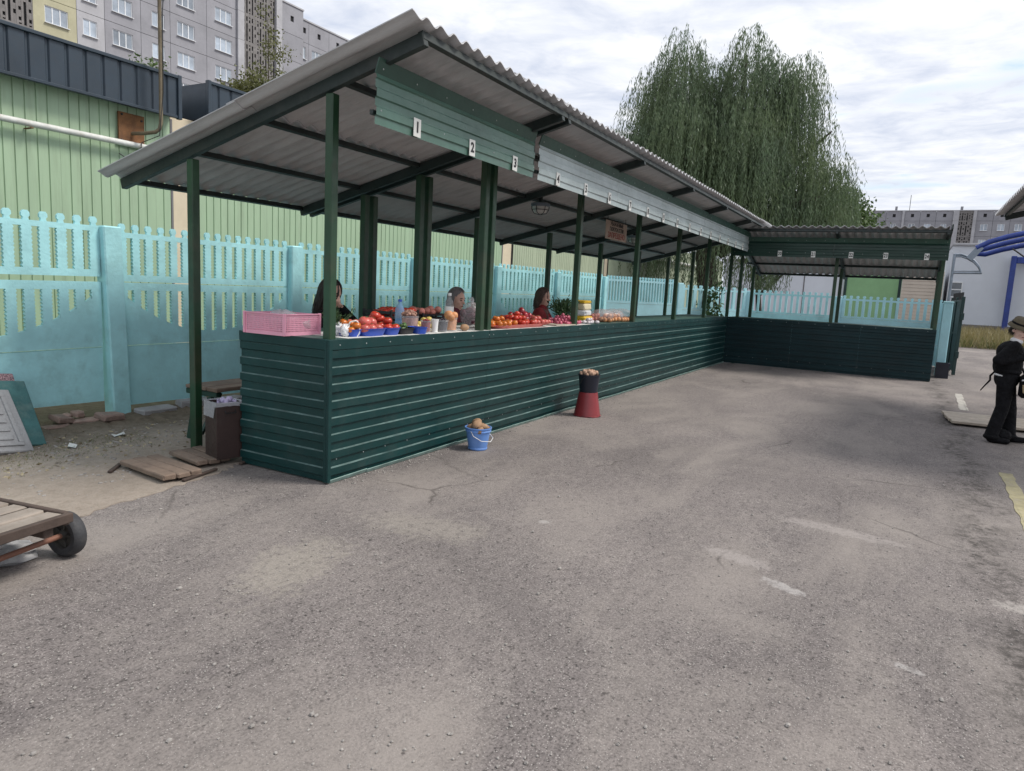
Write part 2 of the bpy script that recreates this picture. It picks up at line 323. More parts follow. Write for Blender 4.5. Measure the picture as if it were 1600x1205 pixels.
# ---------------------------------------------------------------- mesh builder
class MB:
    def __init__(s): s.v = []; s.f = []
    def add(s, vs, fs):
        b = len(s.v); s.v += [tuple(q) for q in vs]; s.f += [tuple(i + b for i in q) for q in fs]; return s
    def box(s, x0, x1, y0, y1, z0, z1):
        return s.add([(x0, y0, z0), (x1, y0, z0), (x1, y1, z0), (x0, y1, z0), (x0, y0, z1), (x1, y0, z1), (x1, y1, z1), (x0, y1, z1)],
                     [(0, 3, 2, 1), (4, 5, 6, 7), (0, 1, 5, 4), (1, 2, 6, 5), (2, 3, 7, 6), (3, 0, 4, 7)])
    def cbox(s, x0, x1, y0, y1, z0, z1, c=.004, Mx=None):
        cx, cy, cz = (x0 + x1) / 2, (y0 + y1) / 2, (z0 + z1) / 2; hx, hy, hz = abs(x1 - x0) / 2, abs(y1 - y0) / 2, abs(z1 - z0) / 2
        c = min(c, hx * .45, hy * .45, hz * .45); vs = []; idx = {}
        for sx in (-1, 1):
            for sy in (-1, 1):
                for sz in (-1, 1):
                    for a in range(3):
                        q = [sx * (hx - c), sy * (hy - c), sz * (hz - c)]; q[a] = (sx * hx, sy * hy, sz * hz)[a]
                        idx[(sx, sy, sz, a)] = len(vs); vs.append((cx + q[0], cy + q[1], cz + q[2]))
        fs = []
        def nf(l):
            c0 = Vector((cx, cy, cz)); P = [Vector(vs[i]) for i in l]; n = (P[1] - P[0]).cross(P[2] - P[0]); m = sum(P, Vector()) / len(P)
            fs.append(tuple(l) if n.dot(m - c0) > 0 else tuple(reversed(l)))
        for a in range(3):
            b, d = (a + 1) % 3, (a + 2) % 3
            for sg in (-1, 1):
                def key(tb, td):
                    t = [0, 0, 0]; t[a] = sg; t[b] = tb; t[d] = td; return idx[(*t, a)]
                nf([key(-1, -1), key(1, -1), key(1, 1), key(-1, 1)])
            for sb in (-1, 1):
                for sdd in (-1, 1):
                    def k2(ta, ax):
                        t = [0, 0, 0]; t[a] = ta; t[b] = sb; t[d] = sdd; return idx[(*t, ax)]
                    nf([k2(-1, b), k2(1, b), k2(1, d), k2(-1, d)])
        for sx in (-1, 1):
            for sy in (-1, 1):
                for sz in (-1, 1): nf([idx[(sx, sy, sz, a)] for a in range(3)])
        if Mx is not None: vs = [tuple(Mx @ Vector(q)) for q in vs]
        return s.add(vs, fs)
    def beam(s, p0, p1, w, h, up=(0, 0, 1), c=.003):
        p0, p1 = Vector(p0), Vector(p1); d = p1 - p0; L = d.length; d.normalize(); up = Vector(up)
        if abs(d.dot(up)) > .99: up = Vector((0, 1, 0))
        y = up.cross(d).normalized(); z = d.cross(y)
        Mx = Matrix(((d.x, y.x, z.x, p0.x), (d.y, y.y, z.y, p0.y), (d.z, y.z, z.z, p0.z), (0, 0, 0, 1)))
        return s.cbox(0, L, -w / 2, w / 2, -h / 2, h / 2, c, Mx)
    def tube(s, pts, r, n=8, cap=True):
        pts = [Vector(q) for q in pts]; rs = r if isinstance(r, (list, tuple)) else [r] * len(pts); vs = []; fs = []
        pn = None
        for i, q in enumerate(pts):
            d = (pts[min(i + 1, len(pts) - 1)] - pts[max(i - 1, 0)])
            if d.length < 1e-9: d = Vector((0, 0, 1))
            d.normalize()
            if pn is None:
                a = Vector((0, 0, 1)) if abs(d.z) < .9 else Vector((1, 0, 0)); pn = d.cross(a).normalized()
            else:
                pn = (pn - d * pn.dot(d)); pn = pn.normalized() if pn.length > 1e-6 else d.orthogonal().normalized()
            bn = d.cross(pn)
            for j in range(n):
                t = 2 * math.pi * j / n; vs.append(q + (pn * math.cos(t) + bn * math.sin(t)) * rs[i])
        for i in range(len(pts) - 1):
            for j in range(n): fs.append((i * n + j, i * n + (j + 1) % n, (i + 1) * n + (j + 1) % n, (i + 1) * n + j))
        if cap: fs.append(tuple(reversed(range(n)))); fs.append(tuple(range((len(pts) - 1) * n, len(pts) * n)))
        return s.add(vs, fs)
    def lathe(s, prof, c=(0, 0, 0), n=20, Mx=None, close=True):
        vs = []; fs = []
        for (r, z) in prof:
            for j in range(n):
                t = 2 * math.pi * j / n; vs.append(Vector((r * math.cos(t), r * math.sin(t), z)))
        for i in range(len(prof) - 1):
            for j in range(n): fs.append((i * n + j, i * n + (j + 1) % n, (i + 1) * n + (j + 1) % n, (i + 1) * n + j))
        if close: fs.append(tuple(reversed(range(n)))); fs.append(tuple(range((len(prof) - 1) * n, len(prof) * n)))
        vs = [((Mx @ q) if Mx is not None else q) + Vector(c) for q in vs]
        return s.add(vs, fs)
    def ell(s, c, r, n=12, m=8, jit=0.0, Mx=None, seed=None):
        q = random.Random(seed) if seed is not None else random
        vs = [(0, 0, r[2])]; fs = []
        for i in range(1, m):
            a = math.pi * i / m
            for j in range(n):
                b = 2 * math.pi * j / n; k = 1 + (q.uniform(-jit, jit) if jit else 0)
                vs.append((r[0] * math.sin(a) * math.cos(b) * k, r[1] * math.sin(a) * math.sin(b) * k, r[2] * math.cos(a) * k))
        vs.append((0, 0, -r[2]))
        for j in range(n): fs.append((0, 1 + j, 1 + (j + 1) % n))
        for i in range(m - 2):
            for j in range(n): a = 1 + i * n; fs.append((a + j, a + n + j, a + n + (j + 1) % n, a + (j + 1) % n))
        e = len(vs) - 1; a = 1 + (m - 2) * n
        for j in range(n): fs.append((a + j, e, a + (j + 1) % n))
        vs = [((Mx @ Vector(v)) if Mx is not None else Vector(v)) + Vector(c) for v in vs]
        return s.add(vs, fs)
    def prism(s, poly, y0, y1):            # polygon in x,z pushed along y
        n = len(poly); vs = [(x, y0, z) for x, z in poly] + [(x, y1, z) for x, z in poly]
        ar = sum(poly[i][0] * poly[(i + 1) % n][1] - poly[(i + 1) % n][0] * poly[i][1] for i in range(n))
        fr = tuple(range(n)) if ar > 0 else tuple(reversed(range(n)))
        fs = [fr, tuple(i + n for i in reversed(fr))]
        for i in range(n):
            j = (i + 1) % n
            fs.append((j, i, i + n, j + n) if ar > 0 else (i, j, j + n, i + n))
        return s.add(vs, fs)
    def xf(s, Mx): s.v = [tuple(Mx @ Vector(q)) for q in s.v]; return s
    def mesh(s, name, smooth=None):
        m = bpy.data.meshes.new(name); m.from_pydata(s.v, [], s.f)
        if smooth is not None:
            m.polygons.foreach_set('use_smooth', [True] * len(m.polygons))
            if smooth < 179: m.set_sharp_from_angle(angle=R(smooth))
        m.update(); return m
def mats_of(me, mat):
    for q in (mat if isinstance(mat, (list, tuple)) else [mat]): me.materials.append(MATS[q])
def put(name, me, parent=None, loc=None, rot=None, scale=None):
    o = bpy.data.objects.new(name, me); COL.objects.link(o)
    if parent: o.parent = parent
    if loc is not None: o.location = loc
    if rot is not None: o.rotation_euler = rot
    if scale is not None: o.scale = scale if isinstance(scale, (tuple, list)) else (scale,) * 3
    return o
def obj(name, mb, mat, parent=None, smooth=None, loc=None, rot=None, scale=None):
    me = mb.mesh(name, smooth) if isinstance(mb, MB) else mb
    if not me.materials: mats_of(me, mat)
    return put(name, me, parent, loc, rot, scale)
def tag(o, label, cat, group=None, kind=None):
    o['label'] = label; o['category'] = cat
    if group: o['group'] = group
    if kind: o['kind'] = kind
    return o
def thing(name, label, cat, loc=(0, 0, 0), rz=0, group=None):
    o = bpy.data.objects.new(name, None); COL.objects.link(o); o.location = loc; o.rotation_euler = (0, 0, rz); o.empty_display_size = .1
    return tag(o, label, cat, group)
def struct(name, mb, mat, label=None, kind='structure'):
    o = obj(name, mb, mat); o['kind'] = kind
    if label: o['label'] = label; 
    return o
def RZ(a, loc=(0, 0, 0)): return Matrix.Translation(loc) @ Matrix.Rotation(a, 4, 'Z')
def text_mb(s, size, ext=.0015, bold=0.0, align='CENTER'):
    cu = bpy.data.curves.new('t', 'FONT'); cu.body = s; cu.size = size; cu.extrude = ext; cu.offset = bold; cu.align_x = align; cu.align_y = 'CENTER'; cu.resolution_u = 3
    o = bpy.data.objects.new('t', cu); COL.objects.link(o)
    dg = bpy.context.evaluated_depsgraph_get(); me = bpy.data.meshes.new_from_object(o.evaluated_get(dg))
    mb = MB(); mb.v = [tuple(q.co) for q in me.vertices]; mb.f = [tuple(q.vertices) for q in me.polygons]
    bpy.data.objects.remove(o); bpy.data.curves.remove(cu); bpy.data.meshes.remove(me); return mb
def quads_mesh(name, V, mat):              # V: (n,4,3) array of quads
    n = len(V); me = bpy.data.meshes.new(name); me.vertices.add(4 * n); me.vertices.foreach_set('co', V.reshape(-1).astype(np.float32))
    me.loops.add(4 * n); me.loops.foreach_set('vertex_index', np.arange(4 * n, dtype=np.int32)); me.polygons.add(n)
    me.polygons.foreach_set('loop_start', np.arange(0, 4 * n, 4, dtype=np.int32)); me.update(calc_edges=True); mats_of(me, mat); return me
def leaf_quads(P, D, L, Wd):
    """narrow diamond leaves: base P, direction D (n,3), length L, width Wd"""
    n = len(P); D = D / (np.linalg.norm(D, axis=1, keepdims=True) + 1e-9)
    S = np.cross(D, rng.normal(size=(n, 3))); S /= (np.linalg.norm(S, axis=1, keepdims=True) + 1e-9)
    L = np.broadcast_to(L, (n,))[:, None]; Wd = np.broadcast_to(Wd, (n,))[:, None]
    return np.stack([P, P + D * L * .45 + S * Wd * .5, P + D * L, P + D * L * .45 - S * Wd * .5], 1)
def blades(P, h, wd, lean=.35):
    n = len(P); D = np.stack([rng.normal(0, lean, n), rng.normal(0, lean, n), np.ones(n)], 1)
    D /= np.linalg.norm(D, axis=1, keepdims=True); a = rng.uniform(0, 2 * np.pi, n); S = np.stack([np.cos(a), np.sin(a), 0 * a], 1)
    h = np.broadcast_to(h, (n,))[:, None]; b = np.stack([D[:, 0] * 1.5, D[:, 1] * 1.5, np.zeros(n)], 1) * h * .4
    return np.stack([P - S * wd / 2, P + S * wd / 2, P + D * h + b + S * wd * .12, P + D * h + b - S * wd * .12], 1)
DIG = {c: text_mb(c, .10, .0012, .0035) for c in '0123456789'}
# ================================================================ GROUND
g = MB(); g.add([(-260, -260, 0), (420, -260, 0), (420, 320, 0), (-260, 320, 0)], [(0, 1, 2, 3)]); struct('ground', g, 'asphalt')
def wob(pts, amp, n=6, seed=1):
    q = random.Random(seed); out = []
    for i, a in enumerate(pts):
        b = pts[(i + 1) % len(pts)]
        for j in range(n):
            t = j / n; k = amp if 0 < j else amp * .3
            out.append((a[0] + (b[0] - a[0]) * t + q.uniform(-k, k), a[1] + (b[1] - a[1]) * t + q.uniform(-k, k)))
    return out
def sheet(name, poly, z, mat, label=None):
    m = MB(); n = len(poly); m.add([(x, y, z) for x, y in poly] + [(x, y, -.01) for x, y in poly], [tuple(range(n))] + [(i, i + n, (i + 1) % n + n, (i + 1) % n) for i in range(n)])
    ar = sum(poly[i][0] * poly[(i + 1) % n][1] - poly[(i + 1) % n][0] * poly[i][1] for i in range(n))
    if ar < 0: m.f = [tuple(reversed(q)) for q in m.f]
    return struct(name, m, mat, label)
edge = [(-14, -1.9), (-6, -.35), (-3.2, .22), (-1.9, .5), (-1.36, .63), (-.8, .74), (-.3, .80), (.02, .93), (.4, .95)]
q = random.Random(5); e2 = []
for i in range(len(edge) - 1):
    for j in range(9):
        t = j / 9; e2.append((edge[i][0] + (edge[i + 1][0] - edge[i][0]) * t, edge[i][1] + (edge[i + 1][1] - edge[i][1]) * t + q.uniform(-.03, .03)))
sheet('dirt_path', e2 + [(12.6, .95), (12.6, 12), (-14, 12)], .004, 'dirt')
for x0, x1 in ((1.2, 4.1), (-1.0, .9), (8.6, 10.9)):
    sheet('road_marking', wob([(x0, -4.51), (x1, -4.56), (x1, -4.455), (x0, -4.40)], .012, 26, int(x0 * 10) + 60), .004, 'marking_yellow' if x0 < 8 else 'marking_pale')
# loose grit and small stones on the asphalt
m = MB(); q = random.Random(3)
for i in range(2600):
    d = 1.4 + 9 * q.random() ** 1.6; a = R(28.7 + q.uniform(-42, 42)); x, y = -3.72 + d * math.cos(a), -3.53 + d * math.sin(a)
    if y > -.03 and x > -.2: continue
    r = q.uniform(.0025, .0065) * (1 if q.random() < .95 else 1.7); m.ell((x, y, r * .5), (r * q.uniform(.8, 1.5), r, r * .7), 5, 4, .2)
for i in range(420):
    x = q.uniform(.1, 12.5); r = q.uniform(.003, .010); m.ell((x, -.035 - .12 * q.random() ** 2, r * .4), (r * q.uniform(.8, 1.7), r, r * .6), 5, 4, .25)
struct('loose_grit', m, 'pebble', 'small loose stones scattered over the worn asphalt', 'stuff')
m = MB(); q = random.Random(4)
for i in range(900):
    x, y = q.uniform(-1.6, 1.4), 3.05 - 2.0 * q.random() ** 1.5; r = q.uniform(.004, .014); m.ell((x, y, r * .4), (r * q.uniform(.8, 1.6), r, r * .6), 5, 4, .25)
struct('rubble_grit', m, 'pebble', 'crumbs of rubble and stone on the earth below the turquoise fence', 'stuff')
Pp = np.stack([rng.uniform(-1.6, 1.6, 700), 3.1 - 1.5 * rng.random(700) ** 1.4, np.full(700, .008)], 1)
struct('fallen_leaves', quads_mesh('fallen_leaves', leaf_quads(Pp, np.stack([rng.normal(size=700), rng.normal(size=700), rng.normal(0, .25, 700)], 1), rng.uniform(.02, .05, 700), rng.uniform(.012, .026, 700)), 'litter'), 'litter', 'dry fallen leaves and scraps on the earth by the fence', 'stuff')
Pp = np.concatenate([np.stack([rng.uniform(-1.5, .1, 1500), 2.25 + rng.normal(0, .22, 1500), np.zeros(1500)], 1), np.stack([rng.uniform(.3, 3, 1200), 3.0 + rng.uniform(-.18, .1, 1200), np.zeros(1200)], 1)])
struct('fence_grass', quads_mesh('fence_grass', blades(Pp, rng.uniform(.006, .028, len(Pp)), .005, .6), 'grass'), 'grass', 'sparse short grass and moss along the foot of the fence', 'stuff')

# ================================================================ MARKET STALLS
B = 2.153; SL = -.257
RO = 0.0                                  # roof height offset of the stall being built
def roof_z(v): return 2.853 + RO + SL * v
def ribs(mb, u0, u1, z0, z1, v, pitch, depth, phase, lip, axis='u', seg=1):
    """horizontally ribbed steel sheet facing -v; lip = height of the bright upper slope"""
    pr = [(z0, 0)]; z = z0 - pitch + phase
    while z < z1:
        for (zz, d) in ((z, 0), (z + .008, -depth), (z + pitch * .5, -depth), (z + pitch * .5 + lip, 0)):
            if z0 + .002 < zz < z1 - .002: pr.append((zz, d))
        z += pitch
    pr.append((z1, 0)); vs = []; fs = []
    nu = max(2, int((u1 - u0) / .24)); qj = random.Random(u0 * 7 + z0); us = [u0 + (u1 - u0) * i / nu for i in range(nu + 1)]; K = nu + 1
    for (zz, d) in pr:
        for iu, u in enumerate(us):
            e = 0 if iu in (0, nu) else 1; dv = e * qj.uniform(-.0018, .0018); dz = e * qj.uniform(-.0016, .0016) if z0 + .01 < zz < z1 - .01 else 0
            vs.append((u, v + d + dv, zz + dz) if axis == 'u' else (v + d + dv, u, zz + dz))
    fl = []
    for i in range(len(pr) - 1):
        for j in range(nu):
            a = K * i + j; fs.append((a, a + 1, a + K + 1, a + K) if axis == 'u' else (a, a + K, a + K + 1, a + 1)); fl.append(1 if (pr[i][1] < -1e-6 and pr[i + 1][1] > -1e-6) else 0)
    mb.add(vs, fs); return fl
def ribbed(name, mb, fl, mat, dust_or_highlight, parent):  # second slot carries the painted highlight for the upper rib slopes
    me = mb.mesh(name, 25); mats_of(me, [mat, dust_or_highlight]); me.polygons.foreach_set('material_index', fl); me.update(); return put(name, me, parent)
WAVE = {}
def wave_sheet(waves, length, seed=0):
    key = (waves, length)
    if key in WAVE: return WAVE[key]
    n = waves * 8; vs = []; fs = []
    for layer, dz in ((0, 0), (1, -.007)):
        for j in range(3):
            for i in range(n + 1): vs.append((i / 8 * .15, length * j / 2, .02 * math.cos(2 * math.pi * i / 8) + dz))
    W = n + 1
    for j in range(2):
        for i in range(n):
            a = j * W + i; fs.append((a, a + 1, a + W + 1, a + W)); b = a + 3 * W; fs.append((b, b + W, b + W + 1, b + 1))
    for i in range(n):
        fs.append((i, i + 3 * W, i + 3 * W + 1, i + 1)); a = 2 * W + i; fs.append((a, a + 1, a + 1 + 3 * W, a + 3 * W))
    for j in range(2):
        a = j * W; fs.append((a, a + W, a + W + 3 * W, a + 3 * W)); a += W - 1; fs.append((a, a + 3 * W, a + 4 * W, a + W))
    me = MB().add(vs, fs).mesh('roof_sheet', 50); mats_of(me, 'slate'); WAVE[key] = me; return me
def stall(name, label, loc, rz, posts, u0, u1, su, nsheet, midposts, frontmat, boardmat, bu0, bu1, nums, seams, skip_rear=(), lastw=8):
    t = thing(name, label, 'market stall', loc, rz, 'green roofed market stalls')
    pc = .068
    for u in posts:
        mb = MB(); mb.cbox(u - pc / 2, u + pc / 2, .012, .012 + pc, 0, roof_z(.05) - .115, .006); obj('post', mb, 'post_green', t)
    for i, u in enumerate(posts):
        if i in skip_rear: continue
        mb = MB(); mb.cbox(u - .035, u + .035, 1.47, 1.54, 0, roof_z(1.5) - .115, .006); obj('post', mb, 'post_green', t)
    for u, v in midposts:
        mb = MB(); mb.cbox(u - .035, u + .035, v - .035, v + .035, 0, roof_z(v) - .115, .006); obj('post', mb, 'post_green', t)
    for u in posts:
        mb = MB(); mb.beam((u, -.722, roof_z(-.722) - .050), (u, 2.41, roof_z(2.41) - .050), .05, .085); obj('rafter', mb, 'beam_dark', t)
    for v in (-.70, .02, .82, 1.58, 2.385):
        mb = MB(); h = .044 if v > -.6 else .056; mb.beam((u0 + .028, v, roof_z(v) - .024), (u1 + .02, v, roof_z(v) - .024), .04, h, (0, -SL, 1)); obj('purlin', mb, 'beam_dark', t)
    ang = math.atan(SL)
    for i in range(nsheet):
        wv = 8 if i < nsheet - 1 else lastw
        for row, (v0, ln, dz) in enumerate(((-.765, 1.70, .036), (.80, 1.72, .029))):
            put('roof_sheet', wave_sheet(wv, ln), t, (su + i * 1.05 + random.uniform(-.008, .008), v0 + random.uniform(-.01, .01), roof_z(v0) + dz + .0035 * (i % 2)), (ang, 0, 0))
    # counter: ribbed steel front, top board, frame rails behind
    edges = [u0 + .0] + list(seams) + [u1]
    for a, b in zip(edges[:-1], edges[1:]):
        mb = MB(); fl = ribs(mb, a + .0004, b - .0004, .012, .985, 0, .1225, .015, .04, .007); ribbed('counter_panel', mb, fl, frontmat, 'rib_highlight' if frontmat == 'counter_green' else frontmat, t)
        mb = MB(); mb.cbox(a + .0004, b - .0004, -.021, .002, .975, 1.052, .004); obj('counter_trim', mb, frontmat, t)
    mb = MB(); mb.cbox(u0, u1, .0035, .906, 1.02, 1.049, .004); obj('counter_top', mb, 'counter_top', t)
    mb = MB(); mb.cbox(u0 + .02, u1 - .02, .02, .06, .5, .54); obj('rail', mb, 'steel_green', t)
    mb = MB(); mb.cbox(u0 + .02, u1 - .02, .85, .89, .96, 1.0); obj('rail', mb, 'steel_green', t)
    # number board hanging under the eave
    vb = -.40; n = max(1, round((bu1 - bu0) / 2.2)); wdt = (bu1 - bu0) / n
    for i in range(n):
        mb = MB(); ribs(mb, bu0 + i * wdt + .002, bu0 + (i + 1) * wdt - .002, 2.485 + RO, 2.80 + RO, vb, .115, .012, .05, .008); obj('board_panel', mb, boardmat, t)
    mb = MB(); mb.beam((bu0, vb - .012, 2.845 + RO), (bu1, vb - .012, 2.845 + RO), .012, .10, (0, -.35, 1)); obj('board_flashing', mb, 'flashing', t)
    mb = MB(); mb.beam((bu0, vb + .03, 2.56 + RO), (bu1, vb + .03, 2.56 + RO), .03, .03); obj('board_rail', mb, 'beam_dark', t)
    for u in posts:
        if bu0 - .1 < u < bu1 + .1: mb = MB(); mb.beam((u, vb + .034, 2.50 + RO), (u, vb + .034, roof_z(vb) - .05), .03, .03); obj('board_hanger', mb, 'beam_dark', t)
    mb = MB(); mb.cbox(-.041, .041, -.005, 0, -.062, .062, .001)
    pm = mb.mesh('number_plate'); mats_of(pm, 'plate_white')
    for u, s in nums:
        pl = put('number_plate', pm, t, (u, vb - .0145, 2.548 + RO), (0, random.uniform(-.04, .04), 0))
        mb = MB()
        for j, ch in enumerate(s):
            d = DIG[ch]; off = (j - (len(s) - 1) / 2) * .036; sc = 1.0 if len(s) == 1 else .66
            mb.add([(x * sc + off, -.0065 - z * 0.5, y) for x, y, z in d.v], d.f)
        obj('number', mb, 'ink', pl)
    # screw heads
    mb = MB(); qq = random.Random(name + str(loc[0]))
    u = u0 + .06
    while u < u1:
        for z in (1.01, .60, .17):
            mb.ell((u + qq.uniform(-.03, .03), -.021 if z > 1 else -.003, z), (.006, .003, .006), 6, 4)
        u += .30
    u = bu0 + .05
    while u < bu1: mb.ell((u, vb - .0125, 2.575 + RO), (.006, .003, .006), 6, 4); mb.ell((u, vb - .024, 2.83 + RO), (.006, .003, .006), 6, 4); u += .36
    o = obj('screws', mb, 'screw', t); o['kind'] = 'stuff'
    return t
sA = stall('market_stall', 'near end of the green stall row, its dark board numbered 1 to 3', (0, 0, 0), 0, [.048, 2.085], 0, 2.171, -.13, 2, [(2.085, .80)], 'counter_green', 'board_green', -.04, 2.18,
           [(.393, '1'), (1.109, '2'), (1.805, '3')], [])
# ribbed end wall of the first counter
mb = MB(); fl = ribs(mb, .0, .90, .012, .985, 0, .1225, .015, .04, .007, 'v'); ribbed('end_panel', mb, fl, 'counter_green', 'rib_highlight', sA)
mb = MB(); mb.cbox(-.021, .002, .003, .906, .975, 1.052, .004); obj('counter_trim', mb, 'counter_green', sA)
mb = MB(); mb.cbox(-.024, .012, -.024, .0, .012, 1.05, .003); mb.cbox(-.024, -.0005, .0005, .025, .012, 1.05, .003); obj('corner_trim', mb, 'counter_green', sA)
nB = [(2.68 + i * .6915 - 2.175, str(4 + i)) for i in range(15)]
sB = stall('market_stall', 'long green stall row with pale board of small numbers above the counter', (2.175, 0, 0), 0, [.045, 2.131, 4.284, 6.437, 8.59, 10.72], 0, 10.53, 1.99 - 2.175 + .0, 11, [(.045, .80), (10.72, .92)], 'counter_green', 'board_pale', .10, 10.40, nB,
           [2.131, 4.284, 6.437, 8.59], lastw=4)
RO = -.09
sC = stall('market_stall', 'short dark green stall closing the far end, board numbered 20 to 24', (12.72, -.06, 0), R(-90), [.16, 2.10, 4.02], -.056, 4.06, -.02, 4, [], 'counter_blue', 'board_dark', .02, 4.08,
           [(1.006, '20'), (1.666, '21'), (2.38, '22'), (3.006, '23'), (3.716, '24')], [1.35, 2.7], lastw=6)
sC['label'] = 'short dark green stall closing the far end, board numbered 20 to 24'
mb = MB(); mb.box(4.045, 4.058, .0, .906, .012, 1.02); obj('end_panel', mb, 'counter_blue', sC)
mb = MB(); mb.beam((4.07, -.80, roof_z(-.80) + .03), (4.07, 2.4, roof_z(2.4) + .03), .025, .09); obj('verge_trim', mb, 'beam_dark', sC)
RO = 0.0
# steel kick strip along the foot of the long counters
for st, a, b in ((sA, .0, 2.17), (sB, .0, 10.5)):
    mb = MB(); u = a
    while u < b - .02:
        d = min(random.uniform(.35, .9), b - u); mb.beam((u, -.020, .018), (u + d, -.020, .018 + random.uniform(-.004, .006)), .006, .036, (0, -.6, 1)); u += d
    obj('kick_strip', mb, 'rib_edge', st)

# lamps under the roof, hanging sign
for x, y, lab in ((4.55, .72, 'round caged ceiling lamp under the roof nearer the camera'), (8.75, .93, 'round caged ceiling lamp beside the hanging cream sign')):
    t = thing('ceiling_lamp', lab, 'lamp', (x, y, roof_z(y) - .14), 0, 'lamps under the stall roof')
    obj('bracket', MB().cbox(-.02, .02, -.02, .02, .03, .15), 'beam_dark', t)
    obj('base', MB().lathe([(.10, .04), (.125, .03), (.125, .0), (.11, -.01)], n=20), 'grey_metal', t, 40)
    obj('shade', MB().lathe([(.105, -.008), (.10, -.05), (.075, -.085), (.03, -.10), (.0, -.102)], n=20), 'lamp_glass', t, 60)
    mb = MB()
    for a in range(6):
        ca, sa = math.cos(a * math.pi / 3), math.sin(a * math.pi / 3)
        mb.tube([(ca * r, sa * r, z) for r, z in ((.115, 0), (.108, -.05), (.08, -.092), (.0, -.112))], .004, 5)
    mb.tube([(math.cos(a * math.pi / 10) * .11, math.sin(a * math.pi / 10) * .11, -.05) for a in range(21)], .004, 5)
    obj('cage', mb, 'cable', t)
t = thing('hanging_sign', 'small cream notice board with dark and red lettering under the roof', 'sign', (7.30, .72, 2.50), 0)
obj('board', MB().cbox(-.47, .47, -.006, .006, -.19, .10, .003), 'sign_cream', t)
for s, z, sz, mt in (('УВАЖАЕМЫЕ', .055, .085, 'ink'), ('ПОКУПАТЕЛИ', -.03, .085, 'ink'), ('ЗАПРЕЩЕНО', -.125, .115, 'ink_red')):
    tm = text_mb(s, sz, .001, .002); obj('lettering', MB().add([(x * 1.05, -.0075 - zz, y + z) for x, y, zz in tm.v], tm.f), mt, t)
obj('hanger', MB().tube([(-.4, 0, .10), (-.4, 0, .18)], .004, 5), 'cable', t); obj('hanger', MB().tube([(.4, 0, .10), (.4, 0, .18)], .004, 5), 'cable', t)

# ================================================================ CONCRETE FENCE
def scal(x, za, zb, amp, step, sg):
    n = max(2, int(round((zb - za) / step))); out = []
    for i in range(n):
        z = za + (zb - za) * i / n; h = (zb - za) / n; out += [(x, z + h * .12), (x + sg * amp, z + h * .5), (x, z + h * .88)]
    return out
def slot_panel(mb, x0, x1, z0, z1, y0, y1, n, sw, top, bot, ragged=.012, arc=None, nubs=True, mrg=.05):
    pit = (x1 - x0 - 2 * mrg) / n; zt = z1 - top
    cs = [x0 + mrg + (i + .5) * pit for i in range(n)]
    zb = [(z0 + bot if arc is None else max(z0 + bot, arc((c - x0) / (x1 - x0)))) for c in cs]
    mb.box(x0, x1, y0, y1, zt, z1)
    for i in range(n + 1):
        xl = x0 if i == 0 else cs[i - 1] + sw / 2; xr = x1 if i == n else cs[i] - sw / 2
        zl = zt if i == 0 else zb[i - 1]; zr = zt if i == n else zb[i]
        poly = [(xl, z0), (xr, z0)]
        if i < n and zr < zt - .02: poly += [(xr, zr)] + (scal(xr, zr, zt, ragged, .034, 1) if ragged else [])
        poly += [(xr, zt), (xl, zt)]
        if i > 0 and zl < zt - .02: poly += list(reversed(scal(xl, zl, zt, ragged, .034, -1) if ragged else [])) + [(xl, zl)]
        mb.prism(poly, y0, y1)
    for i in range(n):
        a, b = cs[i] - sw / 2, cs[i] + sw / 2
        sl = 0 if arc is None else (arc((b - x0) / (x1 - x0)) - arc((a - x0) / (x1 - x0)))
        za, zb2 = min(zt, zb[i] - sl / 2), min(zt, zb[i] + sl / 2)
        mb.prism([(a, z0), (b, z0), (b, max(zb2, z0 + .01)), (a, max(za, z0 + .01))], y0, y1)
    if nubs:
        for i in range(n + 1):
            c = x0 + mrg + i * pit; c = min(max(c, x0 + .045), x1 - .045); r = pit * .24
            mb.prism([(c - r * .75, z1), (c + r * .75, z1), (c + r * .6, z1 + .022), (c + r, z1 + .036), (c + r * .95, z1 + .062), (c + r * .5, z1 + .082), (c - r * .5, z1 + .082), (c - r * .95, z1 + .062), (c - r, z1 + .036), (c - r * .6, z1 + .022)], y0 + .004, y1 - .004)
def fpost(fx, x, y, zt, wd=.17, ang=0, mat='fence_paint', tilt=0):
    mb = MB(); mb.cbox(-wd / 2, wd / 2, -.085, .075, -.05, zt, .012)
    mb.v = [(q[0] + tilt * (zt - q[2]), q[1], q[2]) for q in mb.v]
    mb.xf(RZ(ang, (x, y, 0))); obj('post', mb, mat, fx)
fen = thing('concrete_fence', 'long turquoise painted concrete panel fence running behind the stalls', 'fence', (0, 0, 0))
fx = [-4.55, -2.1, .36, 2.69, 5.16, 7.68, 10.25, 13.0]
for i, x in enumerate(fx): fpost(fen, x, 3.17, 1.845 if i != 2 else 1.86, .18, 0, 'fence_paint', .03 if i == 2 else 0)
arcf = lambda t: .84 + .42 * abs(2 * t - 1) ** 2.2
